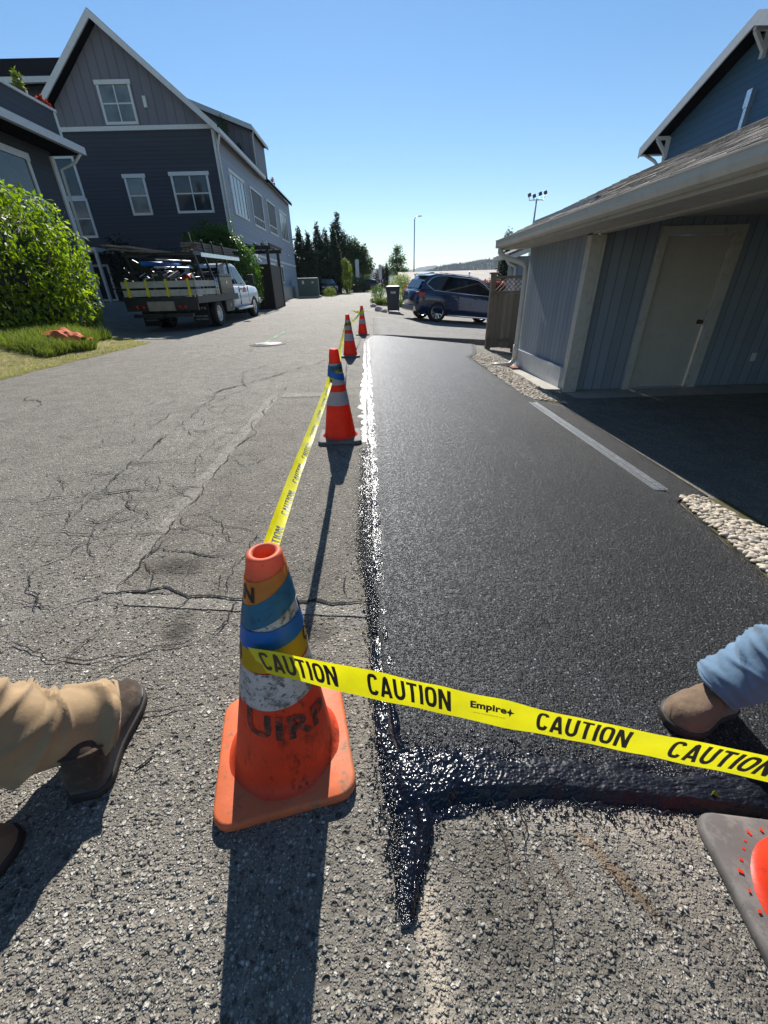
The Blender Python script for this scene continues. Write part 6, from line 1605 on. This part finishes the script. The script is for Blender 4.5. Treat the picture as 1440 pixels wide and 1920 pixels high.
# orange cloth heap by the hedge
bm = bmesh.new(); bmesh.ops.create_grid(bm, x_segments=40, y_segments=26, size=1)
for v in bm.verts:
    x, y = v.co.x, v.co.y; e = max(0, 1-(x*x+y*y)*.9); v.co = Vector((x*.52, y*.30, .20*e**.6*(1+.6*nz(x*2, y*2, 3))+.05*nz(x*5, y*5, 1)+.02))
me = bpy.data.meshes.new('orange_cloth'); bm.to_mesh(me); bm.free(); me.materials.append(M['orangecloth'])
for p in me.polygons: p.use_smooth = True
o = bpy.data.objects.new('orange_cloth', me); COL.objects.link(o); o.location = gnd(-6.9, 9.75, .02); o.rotation_euler = (0, 0, rad(-8)); md = o.modifiers.new('s', 'SOLIDIFY'); md.thickness = .01
tag(o, 'crumpled orange cloth lying on the grass at the foot of the hedge', 'cloth')

# round bush in front of the grey building, dark shrubs in the shade
bush('round_bush', 'large rounded green bush in front of the grey building behind the truck', (-7.1, 22.6, .1), [(0, 0, 1.6, 1.5, 1.1, 1.9), (-.7, .1, 2.3, 1.0, .9, 1.35), (.75, -.1, 1.7, .9, .9, 1.3), (0, .1, 2.9, .75, .7, .75)], 'shrub', 20000, .14, 21, shell=.75)
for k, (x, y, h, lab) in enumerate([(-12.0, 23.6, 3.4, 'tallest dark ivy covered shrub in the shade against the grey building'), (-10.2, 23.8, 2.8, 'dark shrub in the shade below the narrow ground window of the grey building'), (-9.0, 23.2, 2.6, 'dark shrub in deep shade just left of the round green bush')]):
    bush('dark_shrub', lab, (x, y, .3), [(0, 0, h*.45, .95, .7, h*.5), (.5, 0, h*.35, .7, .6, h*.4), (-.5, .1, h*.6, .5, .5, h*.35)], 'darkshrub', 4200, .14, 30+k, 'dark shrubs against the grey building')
# potted plants on the terraces
def potplant(label, x, y, z, mat, h, seed, n=260):
    t = thing('potted_plant', label, 'potted plant', (x, y, z), 0, 'potted plants on the terraces'); m = MB(); m.lathe([(.001, 0), (.13, 0), (.17, .28), (.15, .28), (.14, .24), (.001, .24)], 20); m.build('pot', M['brick'], t, org=(0, 0, 0))
    leaf_cloud('foliage', M[mat], [(x, y, z+.28+h*.5, h*.32, h*.32, h*.55)], n, .11, t, (x, y, z), seed, shell=.2)
potplant('pale yellow leaved potted plant on the terrace parapet at far left', -10.75, 17.6, 6.45, 'lime', .42, 41)
potplant('red flowering potted plant on the terrace beside the yellow leaved one', -10.55, 18.1, 6.2, 'redleaf', .24, 42, 400)
potplant('second red flowering potted plant nearest the end of the parapet', -10.5, 18.3, 6.15, 'redleaf', .22, 43, 400)
potplant('green potted shrub on the roof edge in front of the upper dormer', -8.6, 32.2, 8.75, 'midtree', 1.1, 44, 500)
potplant('small dark potted plant low on the roof edge of the dormer', -7.85, 32.3, 8.10, 'darkshrub', .6, 45)
potplant('tiny red leaved plant on the far roof edge of the grey building', -7.2, 38.5, 7.85, 'redleaf', .35, 46, 90)

# cedar row on the left of the street
cr = [(-7.9, 46.0, 4.6, 0), (-6.9, 46.6, 5.4, 0), (-6.1, 47.0, 5.0, 0), (-5.45, 49.5, 6.0, 1), (-4.75, 50.5, 5.6, 0), (-4.0, 51.8, 6.1, 0), (-8.8, 46.4, 5.3, 0)]
labs = ['cedar second from the left in the dark row by the parked black car', 'cedar third from the left in the dark row', 'middle cedar of the dark row', 'cedar just behind the black parked car', 'cedar second from the right end of the dark row', 'rightmost and tallest cedar of the dark row', 'leftmost cedar of the row, partly behind the grey building']
for k, (x, y, h, _) in enumerate(cr):
    cw = .95+.14*math.sin(k*2.1)
    blobs = [(0, 0, h*.14, cw*1.0, cw, h*.2), (0, 0, h*.36, cw*1.05, cw, h*.24), (.05, 0, h*.6, cw*.8, cw*.8, h*.22), (0, 0, h*.8, cw*.5, cw*.5, h*.17), (.0, 0, h*.95, cw*.2, cw*.2, h*.12)]
    tree('cedar_tree', labs[k], 'cedar', gnd(x, y), h, blobs, 'cedar', 7000, .20, 50+k, 'dark cedars left of the street', spread=.5, r=.1, nl=4, shell=.45, aspect=1.8, up=.6, droop=-.7, lump=.35)
tree('tall_conifer', 'tall dark layered conifer rising above the cedar row', 'conifer', gnd(-4.1, 60), 8.4, [(0, 0, 2.4, 1.2, 1.1, 1.4), (.2, 0, 3.6, 1.2, 1.1, .9), (-.1, 0, 5.0, 1.1, 1.0, .85), (.2, 0, 6.2, .85, .8, .75), (-.1, 0, 7.2, .6, .6, .6), (.1, 0, 8.1, .3, .3, .5)], 'cedar', 6000, .24, 70, spread=.9, shell=.3, up=.5, lump=.45)
mids = [(-3.3, 63, 6.3, 'leafy green tree right behind the cedar row'), (-2.2, 67, 6.0, 'leafy green tree in the middle of the group beyond the cedars'), (-1.2, 72, 5.2, 'smaller leafy green tree at the right end of the group beyond the cedars')]
for k, (x, y, h, lab) in enumerate(mids):
    tree('street_tree', lab, 'tree', gnd(x, min(y, 60)), h, [(0, y-60 if y > 60 else 0, h*.35, 1.3, 1.2, h*.28), (.4, 0, h*.6, 1.2, 1.2, h*.25), (-.5, 0, h*.65, 1.0, 1, h*.24), (.1, 0, h*.85, .8, .8, h*.16)], 'midtree', 5200, .26, 80+k, 'leafy trees beyond the cedars', shell=.3, up=.5)
bush('yellow_green_bush', 'yellow green upright bush at the foot of the cedar row', gnd(-2.75, 50), [(0, 0, 1.2, .55, .5, 1.1), (.2, 0, 2.2, .5, .5, .8), (-.1, 0, 2.8, .35, .35, .5)], 'lime', 2600, .15, 90)
bush('low_bush', 'small round bush on the ground between the black car and the street', gnd(-3.9, 42), [(0, 0, .35, .6, .5, .45)], 'lime', 900, .10, 91)
bush('low_bush', 'low green shrub beyond the yellow green bush at the roadside', gnd(-1.9, 56), [(0, 0, .8, 1.1, .7, .9), (.9, 0, .5, .8, .6, .6)], 'midtree', 1500, .18, 92)
# centre background
tree('airy_tree', 'pale green airy tree left of the street lamp', 'tree', Vector((4.6, 84, .2)), 7.8, [(0, 0, 3.6, 1.7, 1.5, 1.3), (-.6, 0, 5.0, 1.3, 1.2, 1.1), (.6, 0, 5.2, 1.2, 1.2, 1.0), (0, 0, 6.6, .9, .9, 1.0), (-1.5, 0, 3.4, .8, .8, .7), (1.4, 0, 3.5, .9, .8, .8)], 'birch', 4300, .26, 100, spread=1.6, r=.11, nl=10, shell=.1, lump=.5)
tree('maroon_tree', 'dark maroon leaved small tree left of the pale airy tree', 'tree', Vector((1.3, 75, .3)), 4.0, [(0, 0, 2.0, 1.1, 1, 1.5), (.5, 0, 3.0, .7, .7, .9)], 'maroon', 2600, .22, 101)
tree('slim_cypress', 'slim dark cypress between the maroon tree and the pale airy tree', 'cypress', Vector((2.25, 70, .3)), 4.1, [(0, 0, 1.6, .35, .35, 1.4), (0, 0, 3.0, .22, .22, 1.1)], 'cedar', 1600, .18, 102, spread=.2)
def hedge_box(name, label, x0, x1, y0, y1, h, mat, top=None, n=5000, size=.09, seed=1, cat='hedge'):
    cx = (x0+x1)/2; cyy = (y0+y1)/2; b0 = gnd(min(cx, 10.9), cyy); t = thing(name, label, cat, b0)
    g = np.random.default_rng(seed); k = max(2, int((x1-x0)/.5)); blobs = []
    for i in range(k):
        x = x0+(x1-x0)*(i+.5)/k; z = gz(min(x, 10.9), cyy)
        for zz in ((.3, .75) if h > .8 else (.5,)): blobs.append((x, cyy, z+h*zz, (x1-x0)/k*.75, (y1-y0)*.5, h*(.36 if h > .8 else .5)))
    m = MB()
    for i in range(k*3): x = x0+(x1-x0)*i/(k*3); m.tube([(x, cyy, gz(min(x, 10.9), cyy)-.05), (x+.05, cyy, gz(min(x, 10.9), cyy)+h*.8)], [.02, .008], 5)
    m.build('stems', M['bark'], t)
    leaf_cloud('foliage', M[mat], blobs, n, size, t, b0, seed, shell=.5, lump=.15)
    if top:
        tb = [(b[0], b[1], gz(min(b[0], 10.9), cyy)+h*.98, b[3], b[4]*1.05, h*.14) for b in blobs]; leaf_cloud('new_growth', M[top], tb, n//2, size*1.1, t, b0, seed+1, shell=.2, up=1.2, droop=-.8)
    return t
hedge_box('box_hedge', 'low clipped yellow green hedge at the kerb behind the bin', -.0, 2.0, 26.0, 27.0, .42, 'lime', n=3600, seed=110)
bush('clipped_ball', 'rounded clipped green shrub on the kerb hedge, left of the bin', gnd(.35, 27.6), [(0, 0, .62, .42, .4, .42)], 'shrub', 1500, .07, 111)
bush('blossom_bush', 'cream flowering bush behind the wheeled bin', gnd(1.75, 30.5), [(0, 0, .95, .75, .6, .7), (.3, 0, 1.35, .5, .5, .45)], 'whiteflower', 2600, .10, 112)
bush('red_shrub', 'red leaved shrub just left of the rear of the blue car', gnd(2.35, 27.5), [(0, 0, .7, .5, .5, .65), (.35, 0, 1.1, .4, .4, .4)], 'redleaf', 1900, .10, 113)
hedge_box('photinia_hedge', 'long dark hedge with red new growth behind the blue car', 4.3, 10.5, 26.3, 27.5, 1.62, 'darkshrub', 'redleaf', 9000, .11, 114)
tree('tall_conifer', 'dark conifer seen above the lattice fence left of the carport gutter', 'conifer', gnd(10.35, 36), 5.2, [(0, 0, 1.6, .85, .8, 1.2), (.05, 0, 2.7, .75, .7, .9), (-.05, 0, 3.6, .55, .5, .8), (0, 0, 4.5, .3, .3, .7)], 'cedar', 5200, .15, 115, spread=.6, shell=.35, up=.3)
# long low pale roof, chimney, lamps
pr = thing('low_building', 'long low building with pale flat pitched roof beyond the red topped hedge', 'building', (8, 46, -1))
m = MB(); m.box(3.3, 14.5, 45.2, 52, -1.5, 1.45); m.build('wall', M['fencedark'], pr)
m = MB(); m.yz([(44.6, 1.36), (52, 2.45), (52, 2.55), (44.6, 1.46)], 2.9, 15); m.build('roof', M['faroof'], pr)
m = MB(); m.box(5.9, 6.35, 47.2, 47.6, 1.4, 2.35); m.build('chimney', M['brick'], pr)
for x in (4.4, 7.6, 9.9):
    m = MB(); m.tube([(x, 47, 1.5), (x, 47, 2.15)], .05, 6); m.lathe([(.09, 0), (.09, .14), (.001, .18)], 10, Matrix.Translation((x, 47, 2.1))); m.build('roof_vent', M['metal'], pr)
sl2 = thing('street_lamp', 'slender grey street lamp pole with a single small head above the bin', 'street lamp', (6.35, 70, .3))
m = MB(); m.tube([(6.35, 70, -.2), (6.35, 70, 9.5)], [.12, .07], 10); m.build('pole', M['metal'], sl2)
m = MB(); m.tube([(6.35, 70, 9.45), (6.5, 70, 9.75), (6.95, 69.9, 9.85)], .05, 8); m.build('arm', M['metal'], sl2)
m = MB(); m.box(6.8, 7.35, 69.75, 70.05, 9.78, 9.92); m.build('lamp_head', M['metal'], sl2, bevel=.04)
fl = thing('floodlight_mast', 'tall floodlight mast with four lamps above the carport roof', 'floodlight mast', (20.15, 60, 0))
m = MB(); m.tube([(20.15, 60, -.5), (20.15, 60, 10.0)], [.16, .10], 10); m.build('pole', M['metal'], fl)
m = MB()
for dx, dz_ in ((-.95, .25), (-.35, .15), (.35, .35), (.95, .45)): m.tube([(20.15, 60, 9.9), (20.15+dx*.9, 60, 9.85), (20.15+dx, 60, 10.0+dz_)], .05, 6)
m.build('arms', M['metal'], fl)
for dx, dz_ in ((-.95, .25), (-.35, .15), (.35, .35), (.95, .45)):
    m = MB(); m.bar((20.15+dx-.16, 59.9, 10.05+dz_), (20.15+dx+.16, 59.9, 10.15+dz_), .25, .36); m.build('lamp_head', M['blacksteel'], fl, bevel=.03)
for k, (x, y, h, lab) in enumerate([(-1.75, 57, 3.6, 'pale metal sign post beside the trees at the far end of the street'), (1.2, 66, 3.4, 'white post sign right of the maroon car')]):
    sp_ = thing('sign_post', lab, 'sign post', (x, y, .6)); m = MB(); m.tube([(x, y, .4), (x, y, .6+h)], .04, 6); m.build('post', M['white'], sp_)
    m = MB(); m.box(x-.22, x+.22, y-.05, y-.02, .6+h*.45, .6+h*.98); m.build('sign_plate', M['white'], sp_)
# hills
def hill(name, y0, x0, x1, prof, depth, seed):
    rows = []
    for i in range(25):
        v = i/24; row = []
        for j in range(121):
            x = x0+(x1-x0)*j/120; u = j/120; h = interp(prof, u); row.append(Vector((x, y0+depth*v, -8+h*math.sin(math.pi*min(1, v*1.0))**.8+(8*nz(x, v*300, seed, .01)+3.0*nz(x, v*300, seed, .06))*math.sin(math.pi*v))))
        rows.append(row)
    return structure(grid_sheet(name, rows, M['hill']))
hill('forested_hill', 1350, 60, 900, [(0, 0), (.08, 35), (.2, 62), (.35, 76), (.6, 84), (1, 90)], 500, 3)
hill('distant_hill', 3300, -700, 900, [(0, 60), (.3, 100), (.5, 150), (.62, 130), (.75, 160), (1, 90)], 900, 8)
leafb = []
gH = random.Random(9)
V = []; F = []
for k in range(3200):
    x = gH.uniform(90, 620); u = (x-60)/840; h = interp([(0, 0), (.08, 35), (.2, 62), (.35, 76), (.6, 84), (1, 90)], u); v_ = gH.uniform(.12, .62)
    z = -8+h*math.sin(math.pi*v_)**.8+(8*nz(x, v_*300, 3, .01)+3*nz(x, v_*300, 3, .06))*math.sin(math.pi*v_)-1; r = gH.uniform(1.8, 3.6); hh = gH.uniform(5, 12); y = 1350+500*v_; b0 = len(V)
    for q in range(5): V.append((x+r*math.cos(q*1.256), y+r*math.sin(q*1.256), z))
    V.append((x, y, z+hh))
    for q in range(5): F.append((b0+q, b0+(q+1) % 5, b0+5))
o = np_mesh('hill_forest', V, F, M['cedar']); tag(o, 'dark conifer forest covering the hazy hill on the right', 'forest', None, 'stuff')

# ------------------------------------------------------------------ air
m = MB(); m.box(-6500, 6500, -600, 6500, -14, 230); hz = m.build('haze', M['hill'], None, org=(0, 0, 0)); hz['kind'] = 'stuff'; hz['label'] = 'thin bluish haze in the air over the whole scene'; hz['category'] = 'haze'
hm = bpy.data.materials.new('air_haze'); hm.use_nodes = True; ht = hm.node_tree; ht.nodes.clear(); ho = ht.nodes.new('ShaderNodeOutputMaterial'); hv = ht.nodes.new('ShaderNodeVolumePrincipled')
hv.inputs['Color'].default_value = (.72, .84, 1, 1); hv.inputs['Density'].default_value = .00011; hv.inputs['Anisotropy'].default_value = .2; ht.links.new(hv.outputs[0], ho.inputs['Volume']); hz.data.materials[0] = hm
